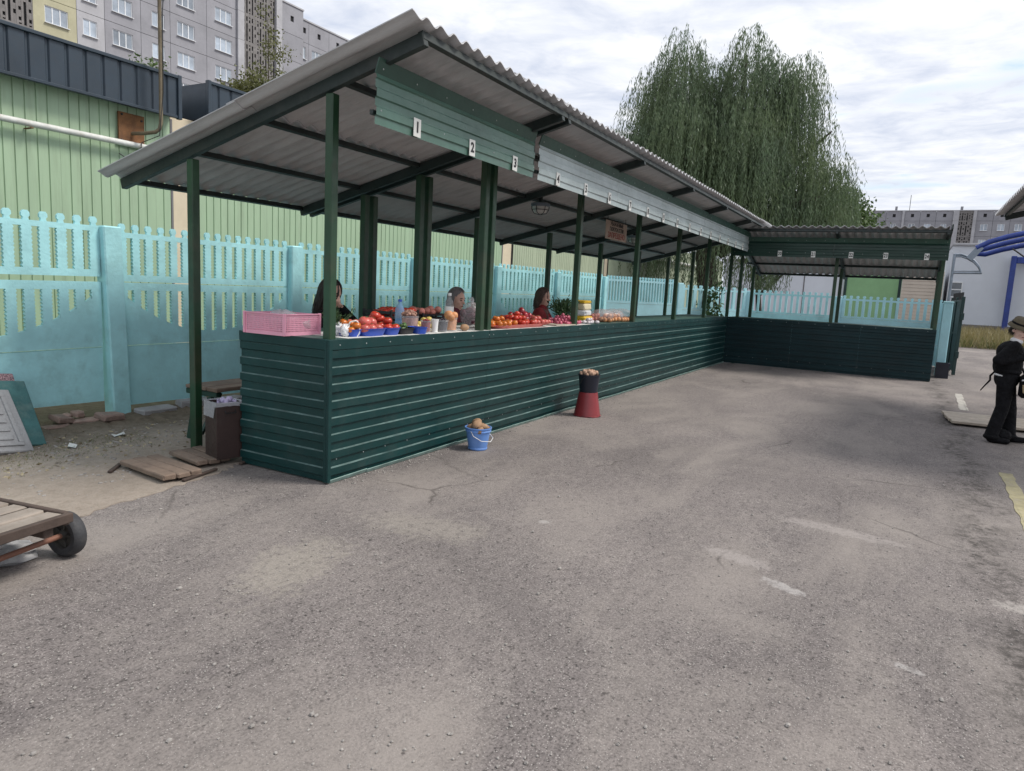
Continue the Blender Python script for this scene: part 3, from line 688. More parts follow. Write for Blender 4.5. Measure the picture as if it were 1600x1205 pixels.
for i in range(len(fx) - 1):
    a, b = fx[i] + .088, fx[i + 1] - .088
    up = .055 if i == 1 else 0
    mb = MB(); slot_panel(mb, a, b, 1.345, 1.815, 3.155, 3.187, 15, .068, .05, .065, .009); mb.v = [(x, y, z + up * (x - a) / (b - a) * .4 + (up * .3 if up else 0)) for x, y, z in mb.v]
    obj('panel', mb, 'fence_paint', fen)
    mb = MB(); slot_panel(mb, a, b, .72, 1.335, 3.152, 3.185, 15, .068, .075, .10, .009, arcf, False); mb.v = [(x, y, z - (.02 * (b - x) / (b - a) if i == 1 else 0)) for x, y, z in mb.v]
    obj('panel', mb, 'fence_paint', fen)
    mb = MB(); lo = .20 if i == 1 else .10
    mb.prism([(a, lo + (.03 if i == 1 else .02)), (b, lo - .01), (b, .712), (a, .69 if i == 1 else .712)], 3.157, 3.20); obj('panel', mb, 'fence_paint', fen)
# two spans turning towards the far stall, then the fence behind it
def span(fx_, p0, p1, mat, n, sw, zb, zt, ragged, label=None):
    d = Vector((p1[0] - p0[0], p1[1] - p0[1])); ang = math.atan2(d.y, d.x); L = d.length; Mx = RZ(ang, (p0[0], p0[1], 0))
    mb = MB(); slot_panel(mb, .09, L - .09, zb, zt, -.03, .025, n, sw, .05, .06, ragged); obj('panel', mb.xf(Mx), mat, fx_)
    mb = MB(); mb.box(.09, L - .09, -.026, .02, .52, zb - .006); obj('panel', mb.xf(Mx), mat, fx_)
    mb = MB(); mb.box(.09, L - .09, -.022, .018, .03, .512); obj('panel', mb.xf(Mx), mat, fx_)
span(fen, (13.0, 3.17), (15.0, 1.8), 'fence_paint_pale', 24, .05, 1.20, 1.80, 0)
fpost(fen, 15.0, 1.8, 1.80, .17, R(-35), 'fence_paint_pale')
span(fen, (15.0, 1.8), (17.0, .38), 'fence_paint_pale', 11, .10, 1.10, 1.68, 0)
fen2 = thing('concrete_fence', 'short light blue concrete picket fence behind the far dark stall', 'fence', (17, -2, 0))
f2 = MB()
def w2(mb): mb.v = [(x - 17, y + 2, z) for x, y, z in mb.v]; return mb
for y, z in ((.38, 1.69), (-1.95, 1.66), (-4.42, 1.62)):
    mb = MB(); mb.cbox(17 - .08, 17 + .08, y - .085, y + .085, -.05, z, .012); obj('post', w2(mb), 'fence_paint_pale', fen2)
for (ya, yb, zt, mt) in ((.38, -1.95, 1.655, 'fence_paint'), (-1.95, -4.42, 1.61, 'fence_paint_pale')):
    Mx = RZ(R(-90), (17, ya, 0)); L = ya - yb
    mb = MB(); slot_panel(mb, .088, L - .088, 1.10, zt, -.03, .025, 14, .088, .05, .05, 0); obj('panel', w2(mb.xf(Mx)), mt, fen2)
    mb = MB(); mb.box(.088, L - .088, -.026, .02, .55, 1.094); obj('panel', w2(mb.xf(Mx)), mt, fen2)
    mb = MB(); mb.box(.088, L - .088, -.022, .018, .03, .544); obj('panel', w2(mb.xf(Mx)), mt, fen2)

# ================================================================ GREEN SHEDS BEHIND THE FENCE
def vsheet(x0, x1, z0, z1, y, pitch, gw, dep):
    """vertical ribbed sheet facing -y: flat boards with narrow grooves"""
    mb = MB(); pr = [(x0, 0)]; x = x0 + pitch
    while x < x1 - .01: pr += [(x - gw, 0), (x - gw * .7, dep), (x - gw * .3, dep), (x, 0)]; x += pitch
    pr.append((x1, 0)); vs = [(a, y + d, z) for a, d in pr for z in (z0, z1)]
    return mb.add(vs, [(2 * i, 2 * i + 2, 2 * i + 3, 2 * i + 1) for i in range(len(pr) - 1)])
def shed(label, x0, x1, z, mat, fascia, zf, step=1.16):
    t = thing('shed', label, 'shed', (x0, 5, 0)); D = Vector((-x0, -5, 0))
    mb = MB(); mb.box(x0 + .03, x1 - .03, 5.05, 9.5, 0, z); obj('body', mb.xf(Matrix.Translation(D)), 'joint', t)
    x = x0
    while x < x1 - .02:
        e = min(x + step, x1); mb = vsheet(x + .001, e - .001, 0, z, 5.0, .116, .018, .012); obj('wall_sheet', mb.xf(Matrix.Translation(D)), mat, t); x = e
    if fascia:
        x = x0 - .02
        while x < x1:
            e = min(x + 1.2, x1 + .02); mb = MB(); pr = []; xx = x
            while xx < e - .05: pr += [(xx, 0), (xx + .15, 0), (xx + .165, .02), (xx + .185, .02)]; xx += .2
            pr.append((e, 0)); vs = [(min(a, e), 4.80 + d, zz) for a, d in pr for zz in (zf[0] + .03, zf[1] - .035)]
            mb.add(vs, [(2 * i, 2 * i + 2, 2 * i + 3, 2 * i + 1) for i in range(len(pr) - 1)]); obj('fascia_sheet', mb.xf(Matrix.Translation(D)), 'slate_blue', t); x = e
        mb = MB(); mb.cbox(x0 - .02, x1 + .02, 4.775, 4.83, zf[1] - .04, zf[1], .005); obj('fascia_cap', mb.xf(Matrix.Translation(D)), 'slate_blue', t)
        mb = MB(); mb.cbox(x0 - .02, x1 + .02, 4.785, 4.84, zf[0], zf[0] + .035, .005); obj('fascia_trim', mb.xf(Matrix.Translation(D)), 'slate_blue', t)
        mb = MB(); mb.cbox(x1 - .03, x1 + .022, 4.77, 4.83, zf[0] - .01, zf[1] + .005, .005); mb.cbox(x0 - .022, x0 + .03, 4.77, 4.83, zf[0] - .01, zf[1] + .005, .005); obj('fascia_end', mb.xf(Matrix.Translation(D)), 'slate_blue', t)
        mb = MB(); mb.box(x0 - .02, x1 + .02, 4.83, 9.6, zf[0] + .06, zf[1] - .03); obj('roof', mb.xf(Matrix.Translation(D)), 'slate_blue', t)
    return t
sh1 = shed('sage green metal clad shed with slate blue fascia at the left edge', -6, 2.33, 3.5, 'shed_green', True, (3.38, 3.90))
sh2 = shed('sage green metal clad shed behind the long stall roof', 2.76, 11.0, 3.5, 'shed_green', True, (3.42, 3.96))
shed('olive green shed seen under the roof beyond the cream pillar', 11.56, 17.5, 3.4, 'shed_olive', True, (3.42, 3.96))
t = shed('greyish olive shed at the far end behind the fence', 17.9, 34, 3.3, 'shed_olive', False, None)
for i, (a, b, lab) in enumerate(((2.345, 2.745, 'cream pillar between the two nearest green sheds'), (11.04, 11.5, 'cream pillar behind the fence at mid stall'), (17.55, 17.86, 'narrow cream pillar near the far end of the sheds'))):
    t = thing('pillar', lab, 'pillar', ((a + b) / 2, 5.04, 0), 0, 'cream pillars between sheds')
    obj('shaft', MB().cbox((a - b) / 2, (b - a) / 2, -.02, .3, 0, 3.45, .01), 'shed_cream', t)
    obj('seam_strip', MB().cbox((a - b) / 2 - .002, (a - b) / 2 + .03, -.032, -.021, 0, 3.4, .003), 'joint', t)
# white service pipe on the wall, rusty plate and bent pole
t = thing('wall_pipe', 'flaking white service pipe running along the near green shed wall', 'pipe', (-6, 4.9, 2.96))
obj('pipe', MB().tube([(0, 0, 0), (3, 0, .003), (5.5, 0, -.004), (8.15, 0, 0)], .035, 12), 'pipe_white', t, 60)
for x in (1.5, 4.0, 6.6): obj('bracket', MB().cbox(x - .015, x + .015, -.05, .10, -.055, -.045), 'rust', t)
t = thing('wall_pipe', 'white pipe on the far olive shed wall under the roof', 'pipe', (22.5, 4.9, 2.78)); obj('pipe', MB().tube([(0, 0, 0), (10, 0, 0)], .06, 10), 'pipe_white', t, 60); obj('bracket', MB().cbox(4, 4.05, -.05, .1, -.07, -.06), 'rust', t)
t = thing('mast', 'thin rusty bent pole on a rusty wall plate rising past the roofline', 'pole', (1.79, 4.98, 3.1))
obj('wall_plate', MB().cbox(-.17, .16, -.03, -.005, -.13, .23, .004), 'rust', t)
obj('pole', MB().tube([(0, -.03, 0), (0.04, -.22, .0), (.10, -.33, .02), (.135, -.36, .06), (.15, -.37, .14), (.155, -.37, .6), (.16, -.37, 2.6)], .022, 10), 'pole_brown', t, 60)
obj('cable', MB().tube([(.16, -.395, 2.2), (.20, -.40, 1.75), (.175, -.396, 1.4), (.17, -.395, .5), (.12, -.38, -.02), (.06, -.12, -.10), (.05, -.08, -.3), (-.08, -.08, -.33), (-.2, -.07, -.27)], .006, 5), 'cable', t)
obj('branch_rod', MB().tube([(.16, -.37, 1.75), (.27, -.37, 1.98), (.36, -.37, 2.08)], .008, 6), 'pole_brown', t)
for x, z in ((-.13, .2), (.12, .17), (-.14, -.1), (.13, -.11)): obj('bolt', MB().lathe([(.014, 0), (.014, .012), (.006, .016)], n=6, Mx=Matrix.Rotation(R(90), 4, 'X')), 'cable', t, loc=(x, -.03, z))
# ================================================================ APARTMENT BLOCKS
M('pane_pale', (.34, .39, .45), .14, .25, .8, 0, rand=.4, spec=.8)
WIN = {}
def win_mesh(wd, h, n):
    key = (round(wd, 2), round(h, 2), n)
    if key in WIN: return WIN[key]
    fr = MB(); f = .07
    fr.box(0, wd, .0, .06, 0, f); fr.box(0, wd, .0, .06, h - f, h); fr.box(0, f, .0, .06, f, h - f); fr.box(wd - f, wd, .0, .06, f, h - f)
    for i in range(1, n): x = wd * i / n; fr.box(x - .045, x + .045, .0, .06, f, h - f)
    fr.box(-.06, wd + .06, -.22, .0, -.05, -.005)
    pn = MB(); pn.add([(f, .035, f), (wd - f, .035, f), (wd - f, .035, h - f), (f, .035, h - f)], [(0, 1, 2, 3)])
    a = fr.mesh('window'); mats_of(a, 'frame_white'); b = pn.mesh('pane'); mats_of(b, 'pane_pale'); WIN[key] = (a, b); return a, b
def lattice(mb, x0, x1, z0, z1):
    """concrete screen with tall slots and square holes"""
    n = max(4, int(round((x1 - x0) / .36))); dx = (x1 - x0) / n; h = z1 - z0
    mb.box(x0, x1, .0, .12, z0, z0 + h * .06); mb.box(x0, x1, .0, .12, z1 - h * .06, z1)
    for i in range(n + 1): x = x0 + i * dx; mb.box(max(x0, x - .085), min(x1, x + .085), .002, .118, z0 + h * .06, z1 - h * .06)
    for i in range(n):
        a, b = x0 + i * dx + .085, x0 + (i + 1) * dx - .085; md = i % 5
        zs = ((.10, .16), (.26, .44), (.54, .74), (.84, .90)) if md in (0, 2) else ((.70, .78),) if md in (1, 3) else ((.06, .3), (.42, .58), (.7, .94))
        for p0, p1 in zs: mb.box(a, b, .02, .10, z0 + h * p0, z0 + h * p1)
def apartment(label, loc, rz, cols, wtops, roof, zlow, depth, hwin=1.32, attic=True, colour=None):
    t = thing('apartment_block', label, 'building', loc, rz, 'grey panel apartment blocks')
    xa, xb = cols[0][0], cols[-1][1]
    obj('body', MB().box(xa + .05, xb - .05, .14, depth, -.5, roof - .15), 'dark_void', t)
    obj('lower_wall', MB().box(xa, xb, .0, .135, 0, zlow - .03), 'panel_grey', t)
    st = wtops[1] - wtops[0]
    for ci, (x0, x1, kind, wn) in enumerate(cols):
        for k, wt in enumerate(wtops):
            z0, z1 = wt - st + .50, wt + .50; mt = colour(ci, k, kind) if colour else 'panel_grey'
            if kind == 'lat':
                mb = MB(); lattice(mb, x0, x1, z0, z1); obj('screen_panel', mb, 'lattice', t); continue
            if kind == 'pil':
                obj('pilaster_panel', MB().box(x0, x1, -.25, .13, z0 + .012, z1 - .012), 'panel_light', t); continue
            a, b, c, d = x0 + .02, x1 - .02, z0 + .02, z1 - .02
            if wn:
                wz1, wz0 = wt, wt - hwin; mb = MB(); y0, y1 = 0, .13
                mb.box(a, wn[0], y0, y1, c, d); mb.box(wn[1], b, y0, y1, c, d); mb.box(wn[0], wn[1], y0, y1, c, wz0); mb.box(wn[0], wn[1], y0, y1, wz1, d)
                obj('wall_panel', mb, mt, t)
                wd = wn[1] - wn[0]; A, Bm = win_mesh(wd, hwin, 3 if wd > 1.5 else 2)
                wo_ = put('window', A, t, (wn[0], .06, wz0)); put('pane', Bm, wo_)
            else:
                obj('wall_panel', MB().box(a, b, 0, .13, c, d), mt, t)
        if attic:
            z0, z1 = wtops[-1] + .50, roof
            if kind == 'lat': mb = MB(); lattice(mb, x0, x1, z0, z1 - .35); mb.box(x0, x1, 0, .13, z1 - .35, z1); obj('screen_panel', mb, 'lattice', t)
            elif kind == 'pil': obj('pilaster_panel', MB().box(x0, x1, -.25, .13, z0 + .012, z1), 'panel_light', t)
            else:
                xm = (x0 + x1) / 2; zm = z0 + (z1 - z0) * .55; mb = MB(); a, b = x0 + .02, x1 - .02
                mb.box(a, xm - .25, 0, .13, z0 + .02, z1); mb.box(xm + .25, b, 0, .13, z0 + .02, z1); mb.box(xm - .25, xm + .25, 0, .13, z0 + .02, zm - .3); mb.box(xm - .25, xm + .25, 0, .13, zm + .3, z1)
                obj('attic_panel', mb, 'panel_grey', t)
    obj('parapet', MB().box(xa - .03, xb + .03, -.10, .4, roof + .002, roof + .16), 'panel_light', t)
    return t
colsA = [(20.0, 23.2, 'w', (20.9, 22.6)), (23.2, 26.4, 'w', (24.2, 25.6)), (26.4, 29.45, 'lat', None), (29.45, 32.9, 'w', (30.36, 32.2)), (32.9, 35.3, 'w', (33.42, 34.62)), (35.3, 38.65, 'w', (36.0, 37.86)), (38.65, 41.6, 'w', (39.75, 41.02)),
         (41.6, 45.6, 'w', (42.35, 44.22)), (45.6, 49.2, 'w', (46.6, 48.6)), (49.2, 50.0, 'pil', None), (50.0, 54.3, 'lat', None), (54.3, 55.1, 'pil', None), (55.1, 58.45, 'w', None)]
def colA(ci, k, kind):
    if ci == 3: return 'panel_yellow'
    if ci == 4: return 'panel_yellow' if k < 2 else 'panel_light'
    if ci == 5: return 'panel_yellow' if k <= 1 else 'panel_grey'
    return 'panel_grey'
apartment('nearest grey panel block with a few yellow panels at upper left', (0, 60, 0), 0, colsA, [16.59, 19.36, 22.13, 24.90, 27.67], 31.2, 14.35, 14, colour=colA)
colsB = [(58.5, 59.9, 'w', (58.75, 59.45)), (59.9, 63.2, 'w', (60.4, 62.2)), (63.2, 66.2, 'w', (64.0, 65.2)), (66.2, 69.6, 'w', (66.9, 68.7)), (69.6, 73, 'w', (70.4, 72.2)), (73, 76.5, 'w', (74, 75.5))]
apartment('set back wing of the panel block just above the stall roof', (0, 60.6, 0), 0, colsB, [19.36, 22.13, 24.90, 27.67], 30.55, 17.1, 12)
colsC = []; x = 0
for i in range(9):
    if i in (2, 6): colsC += [(x, x + .6, 'pil', None), (x + .6, x + 3.4, 'lat', None), (x + 3.4, x + 4.0, 'pil', None)]; x += 4.0
    else: colsC.append((x, x + 3.3, 'w', (x + .9, x + 2.5))); x += 3.3
apartment('distant panel block whose roof shows behind the stall eave', (86.5, 48, 0), 0, colsC, [25.2, 28.0], 31.0, 22.9, 12)
colsD = []; x = 0
for i in range(15):
    if i in (2, 8, 13): colsD += [(x, x + .5, 'pil', None), (x + .5, x + 2.7, 'lat', None), (x + 2.7, x + 3.2, 'pil', None)]; x += 3.2
    elif i in (4, 7): colsD += [(x, x + 2.7, 'w', (x + .9, x + 1.8)), (x + 2.7, x + 3.1, 'pil', None)]; x += 3.1
    else: colsD.append((x, x + 2.55, 'w', (x + .75, x + 1.85))); x += 2.55
D4 = apartment('far grey panel block on the right horizon beyond the market', (150, 12.5, 0), R(-90), colsD, [8.55, 11.3, 14.05, 16.8], 19.1, 6.3, 12, 1.2)
obj('aerial', MB().tube([(14.6, 2, 19), (14.6, 2, 22.3)], .05, 5), 'cable', D4); obj('vent_stack', MB().box(12.2, 12.6, 1, 1.6, 19.2, 20.1), 'panel_grey', D4); obj('vent_stack', MB().box(22.8, 23.2, 1, 1.6, 19.2, 20.0), 'panel_grey', D4)

# ================================================================ LOW BUILDINGS BEYOND THE FAR FENCE
t = thing('building', 'plain white building with a window beyond the gate', 'building', (45, -9, 0))
obj('wall', MB().box(0, 8, -1.2, 3.45, 0, 5.1), 'white_wall', t); obj('roof_edge', MB().cbox(-.12, 8, -1.25, 3.5, 5.102, 5.25, .02), 'panel_light', t)
obj('plinth', MB().box(-.03, .0, -1.19, 3.44, 0, .62), 'joint', t)
wn = obj('window', MB().box(-.05, -.003, 2.72, 3.44, 2.12, 2.2).box(-.05, -.003, 2.72, 3.44, 2.98, 3.06).box(-.05, -.003, 2.72, 2.78, 2.2, 2.98).box(-.05, -.003, 3.38, 3.44, 2.2, 2.98).box(-.05, -.003, 2.78, 3.38, 2.56, 2.62), 'frame_white', t)
obj('pane', MB().add([(-.02, 2.78, 2.2), (-.02, 3.38, 2.2), (-.02, 3.38, 2.98), (-.02, 2.78, 2.98)], [(0, 3, 2, 1)]), 'glass', wn)
t = thing('building', 'white flat wall seen between the willow and the green shed', 'building', (45.6, 2, 0))
obj('wall', MB().box(0, 7, -1.98, 5.5, 0, 3.9), 'white_wall', t); obj('seam', MB().box(-.02, -.002, .35, .42, 0, 3.9), 'joint', t); obj('roof_edge', MB().cbox(-.1, 7, -2.0, 5.55, 3.902, 4.05, .02), 'panel_light', t)
t = thing('building', 'bright green walled kiosk behind the light blue fence', 'building', (45.3, -1.6, 0))
obj('wall', MB().box(0, 6, -1.52, 1.56, 0, 3.7), 'far_green', t); obj('corner_post', MB().box(-.05, -.002, 1.44, 1.58, 0, 3.7), 'gate_green', t); obj('corner_post', MB().box(-.05, -.002, -1.55, -1.4, 0, 3.7), 'gate_green', t); obj('roof', MB().box(-.1, 6, -1.56, 1.6, 3.702, 3.85), 'gate_green', t)
t = thing('building', 'beige clapboard sided building behind the gate corner', 'building', (45, -4.2, 0))
for i in range(18): obj('siding_board', MB().prism([(-.035, i * .2), (.0, i * .2), (.0, i * .2 + .198), (-.012, i * .2 + .198)], -1.1, 1.02), 'siding_beige', t)
obj('body', MB().box(.002, 5, -1.1, 1.02, 0, 3.6), 'joint', t)
# dry weeds strip in front of the white building
n = 9000; Pp = np.stack([rng.uniform(29, 44, n), rng.uniform(-12, -4.9, n), np.zeros(n)], 1)
o = struct('dry_weeds', quads_mesh('dry_weeds', blades(Pp, rng.uniform(.25, .75, n), .035, .3), 'grass_dry'), 'grass_dry', 'strip of tall dry yellow grass below the white building', 'stuff')
n = 5000; Pp = np.stack([rng.uniform(29, 44, n), rng.uniform(-12, -4.9, n), np.zeros(n)], 1)
struct('green_weeds', quads_mesh('green_weeds', blades(Pp, rng.uniform(.15, .5, n), .035, .35), 'grass'), 'grass', 'green grass mixed into the dry strip by the white building', 'stuff')
sheet('verge', wob([(28.6, -16), (44.9, -16), (44.9, -4.85), (28.7, -4.9)], .1, 8, 4), .005, 'soil_dark')
# blue tube canopy and blue gateway
t = thing('canopy', 'blue arched tube canopy sweeping in from the right edge', 'canopy', (40, -7, 0))
def cv(y, z, dx=0): return (dx, y + 7, z)
for i, dx in enumerate((0, .9, 1.8)):
    dz = -.26 * i
    obj('rib_tube', MB().tube([cv(-6.35 - .06 * i, 4.62 + dz * .3, dx), cv(-6.9, 4.95 + dz, dx), cv(-7.6, 5.2 + dz, dx), cv(-8.4, 5.42 + dz, dx), cv(-9.5, 5.6 + dz, dx), cv(-11, 5.65 + dz, dx)], .135, 10), 'blue_paint', t, 60)
mb = MB(); mb.beam(cv(-6.1, 4.05, -.05), cv(-6.55, 4.7, -.05), .10, .32); obj('end_cap', mb, 'grey_metal', t)
for dz, r in ((0, .05), (-.10, .05)):
    obj('arch_tube', MB().tube([cv(-5.45, 4.28 + dz), cv(-5.75, 4.29 + dz), cv(-6.05, 4.18 + dz), cv(-6.35, 3.98 + dz * .8), cv(-6.58, 3.70 + dz * .5), cv(-6.70, 3.42)], r, 8), 'grey_metal', t, 60)
obj('tie_bar', MB().tube([cv(-5.5, 3.33), cv(-6.75, 3.36)], .05, 8), 'grey_metal', t); obj('tie_bar', MB().tube([cv(-5.5, 3.43), cv(-6.72, 3.46)], .03, 8), 'grey_metal', t)
obj('brace', MB().tube([cv(-7.9, 4.62), cv(-8.6, 4.1)], .04, 6), 'cable', t)
obj('column', MB().tube([cv(-5.45, 0), cv(-5.45, 4.3)], .07, 8), 'grey_metal', t)
t = thing('gateway', 'tall blue steel gateway frame in front of the white wall', 'gate', (44.6, -8.5, 0))
obj('post', MB().cbox(-.12, .12, -.13, .13, 0, 4.55, .02), 'blue_paint', t); obj('post', MB().cbox(-.12, .12, -4.13, -3.87, 0, 4.55, .02), 'blue_paint', t)
obj('lintel', MB().cbox(-.11, .11, -3.865, -.135, 4.15, 4.5, .02), 'blue_paint', t)
# green gate leaf standing open, and a dark box beside it
t = thing('gate_leaf', 'dark green steel gate leaf standing open, seen edge on', 'gate', (14.75, -4.62, 0), R(2))
obj('sheet', MB().box(.05, 2.35, -.012, .012, .10, 1.66), 'gate_green', t)
for x in (0, 1.15, 2.33): obj('stile', MB().cbox(x, x + .06, -.035, .035, .02, 1.76, .005), 'gate_green', t)
for z in (.1, .9, 1.64): obj('rail', MB().cbox(.062, 2.328, -.03, .03, z, z + .05, .005), 'gate_green', t)
obj('hinge', MB().cbox(-.05, .0, -.05, .02, .4, .55), 'gate_green', t); obj('hinge', MB().cbox(-.05, .0, -.05, .02, 1.25, 1.4), 'gate_green', t)
for i in range(9): obj('spike', MB().tube([(.15 + i * .26, 0, 1.69), (.15 + i * .26, 0, 1.86)], .012, 6), 'cable', t)
t = thing('gate_post', 'light blue square gate post beside the open gate leaf', 'post', (14.35, -4.33, 0)); obj('shaft', MB().cbox(-.09, .09, -.09, .09, 0, 1.60, .01), 'fence_paint_pale', t); obj('cap', MB().cbox(-.10, .10, -.10, .10, 1.602, 1.64, .01), 'fence_paint_pale', t)
t = thing('crate', 'dark plastic crate on the ground behind the far stall end', 'crate', (14.0, -4.36, 0))
obj('tub', MB().box(-.16, .16, -.12, .12, 0, .02).box(-.16, .16, -.12, -.10, .02, .32).box(-.16, .16, .10, .12, .02, .32).box(-.16, -.14, -.10, .10, .02, .32).box(.14, .16, -.10, .10, .02, .32), 'navy_plastic', t); obj('rim', MB().box(-.17, .17, -.13, -.121, .28, .325).box(-.17, -.161, -.121, .13, .28, .325), 'navy_plastic', t)
# stall roof cutting into the picture at the upper right
t = thing('market_stall', 'slate roofed stall cut off by the upper right edge', 'market stall', (7, -4.62, 0), 0, 'green roofed market stalls')
for i in range(5):
    for v0 in (0,): put('roof_sheet', wave_sheet(8, 1.76), t, (2.02 - i * 1.05 - .27 + 0, .02, 2.99 + .004 * (i % 2)), (R(-14), 0, 0), (1, -1, 1))
for i in range(5): put('roof_sheet', wave_sheet(8, 1.72), t, (2.02 - i * 1.05 - .27, -1.6, 3.402 - .006 + .004 * (i % 2)), (R(-14), 0, 0), (1, -1, 1))
for x in (2.75, .6, -1.6):
    mb = MB(); mb.beam((x, -.10, 2.93), (x, -3.2, 2.93 + 3.1 * .249), .05, .09); obj('rafter', mb, 'beam_dark', t)
    obj('post', MB().cbox(x - .035, x + .035, -.95, -.88, 0, 3.08, .005), 'post_green', t); obj('post', MB().cbox(x - .035, x + .035, -2.8, -2.73, 0, 3.5, .005), 'post_green', t)
for v in (-.12, -1.2, -2.3, -3.15): mb = MB(); mb.beam((-2.2, v, 2.965 - v * .249 - .03), (2.85, v, 2.965 - v * .249 - .03), .05, .04); obj('purlin', mb, 'beam_dark', t)

# ================================================================ TREES
def limb(p0, d, L, r0, r1, n=7, bend=(0, 0, 0), seed=0):
    q = random.Random(seed); pts = []; rs = []; p = Vector(p0); d = Vector(d).normalized()
    for i in range(n + 1):
        pts.append(p.copy()); rs.append(r0 + (r1 - r0) * i / n); d = (d + Vector(bend) / n + Vector((q.uniform(-.1, .1), q.uniform(-.1, .1), q.uniform(-.06, .06)))).normalized(); p = p + d * L / n
    return pts, rs
def willow():
    t = thing('willow_tree', 'large weeping willow towering behind the far stall roofs', 'tree', (22.4, 2.6, 0))
    mb = MB(); pts, rs = limb((0, 0, -.1), (0, 0, 1), 4.2, .42, .33, 7, seed=1); mb.tube(pts, rs, 12); obj('trunk', mb, 'bark', t, 70)
    lumps = [((0, 1.75, 6.0), (3.0, 2.4, 4.1), 1700), ((.3, -1.2, 5.9), (2.9, 1.9, 3.9), 1400), ((-1.2, .4, 4.8), (2.9, 3.0, 3.4), 1500), ((.2, -2.7, 3.9), (2.2, 1.6, 3.0), 900), ((-.8, 3.3, 5.0), (2.1, 1.1, 2.4), 600),
             ((-.3, 1.75, 8.9), (1.1, .95, 2.0), 460), ((.2, 2.5, 8.0), (1.1, .75, 1.7), 380), ((.1, .6, 8.0), (1.2, 1.0, 1.7), 420), ((-.4, -.55, 8.8), (1.0, .8, 1.9), 360), ((.1, -1.3, 8.2), (1.0, .8, 1.75), 340), ((.3, -2.2, 8.1), (1.0, .9, 1.7), 360),
             ((-.5, 4.0, 6.2), (1.0, .55, 1.3), 190), ((0, 4.5, 6.9), (.7, .28, .55), 22), ((.2, -3.25, 6.7), (.8, .35, 1.0), 40), ((-1.8, -1.2, 6.2), (1.3, 1.0, 1.6), 330), ((-2.0, 1.2, 6.4), (1.3, 1.2, 1.7), 380), ((-1.6, 2.7, 5.4), (1.3, 1.0, 1.7), 330), ((.2, -3.5, 5.0), (1.2, .85, 1.5), 260)]
    for i, (c, r, n) in enumerate(lumps):
        for k in range(3 if i < 5 else 1):
            q = random.Random(i * 10 + k); end = Vector((c[0] + r[0] * q.uniform(-.5, .5), c[1] + r[1] * q.uniform(-.5, .5), c[2] + r[2] * q.uniform(.2, .5)))
            st = Vector((0, 0, 3.0 + .3 * k)); md = (st + end) / 2 + Vector((q.uniform(-.4, .4), q.uniform(-.4, .4), .5))
            pts = [st.lerp(md, u).lerp(md.lerp(end, u), u) for u in np.linspace(0, 1, 8)]
            obj('limb', MB().tube(pts, [.20 - .17 * u for u in np.linspace(0, 1, 8)], 7), 'bark', t, 70)
    Ps = []; Ds = []; Ls = []; tw = MB()
    for c, r, n in lumps:
        for s in range(int(n * .8)):
            a = rng.uniform(0, 2 * np.pi); u = rng.uniform(-.05, 1) ** 1.0 if rng.random() < .8 else rng.uniform(.6, 1); u = max(-.05, min(1, u)); h = math.sqrt(max(0, 1 - u * u)); k = rng.uniform(.62, 1.03) if rng.random() < .75 else rng.uniform(.35, .7)
            p = np.array([c[0] + r[0] * h * math.cos(a) * k, c[1] + r[1] * h * math.sin(a) * k, c[2] + r[2] * u * k])
            out = np.array([math.cos(a), math.sin(a), 0]); L = rng.uniform(1.0, 3.4) * (1.25 if rng.random() < .25 else 1) * (1.35 if c[2] < 5.1 else 1); L = min(L, p[2] - (1.7 if p[1] > -2.3 else 3.4))
            if L < .4: continue
            m_ = int(L / .06); tt = np.linspace(0, 1, m_); ou = rng.uniform(.12, .5); lift = rng.uniform(.0, .30)
            sway = rng.normal(0, .10, 2)
            path = p[None] + out[None] * (ou * (1 - np.exp(-tt * 4)))[:, None]; path[:, 0] += sway[0] * tt; path[:, 1] += sway[1] * tt
            path[:, 2] += lift * np.sin(np.minimum(tt * 6, np.pi)) - L * np.maximum(0, tt - .05) ** 1.05
            Ps.append(path + rng.normal(0, .016, path.shape)); dd = rng.normal(0, .26, path.shape); dd[:, 2] -= 1; Ds.append(dd); Ls.append(rng.uniform(.09, .18, m_))
    Ps = np.concatenate(Ps); Ds = np.concatenate(Ds); Ls = np.concatenate(Ls)
    put('crown', quads_mesh('crown', leaf_quads(Ps, Ds, Ls, Ls * .17), 'leaf_willow'), t)
willow()
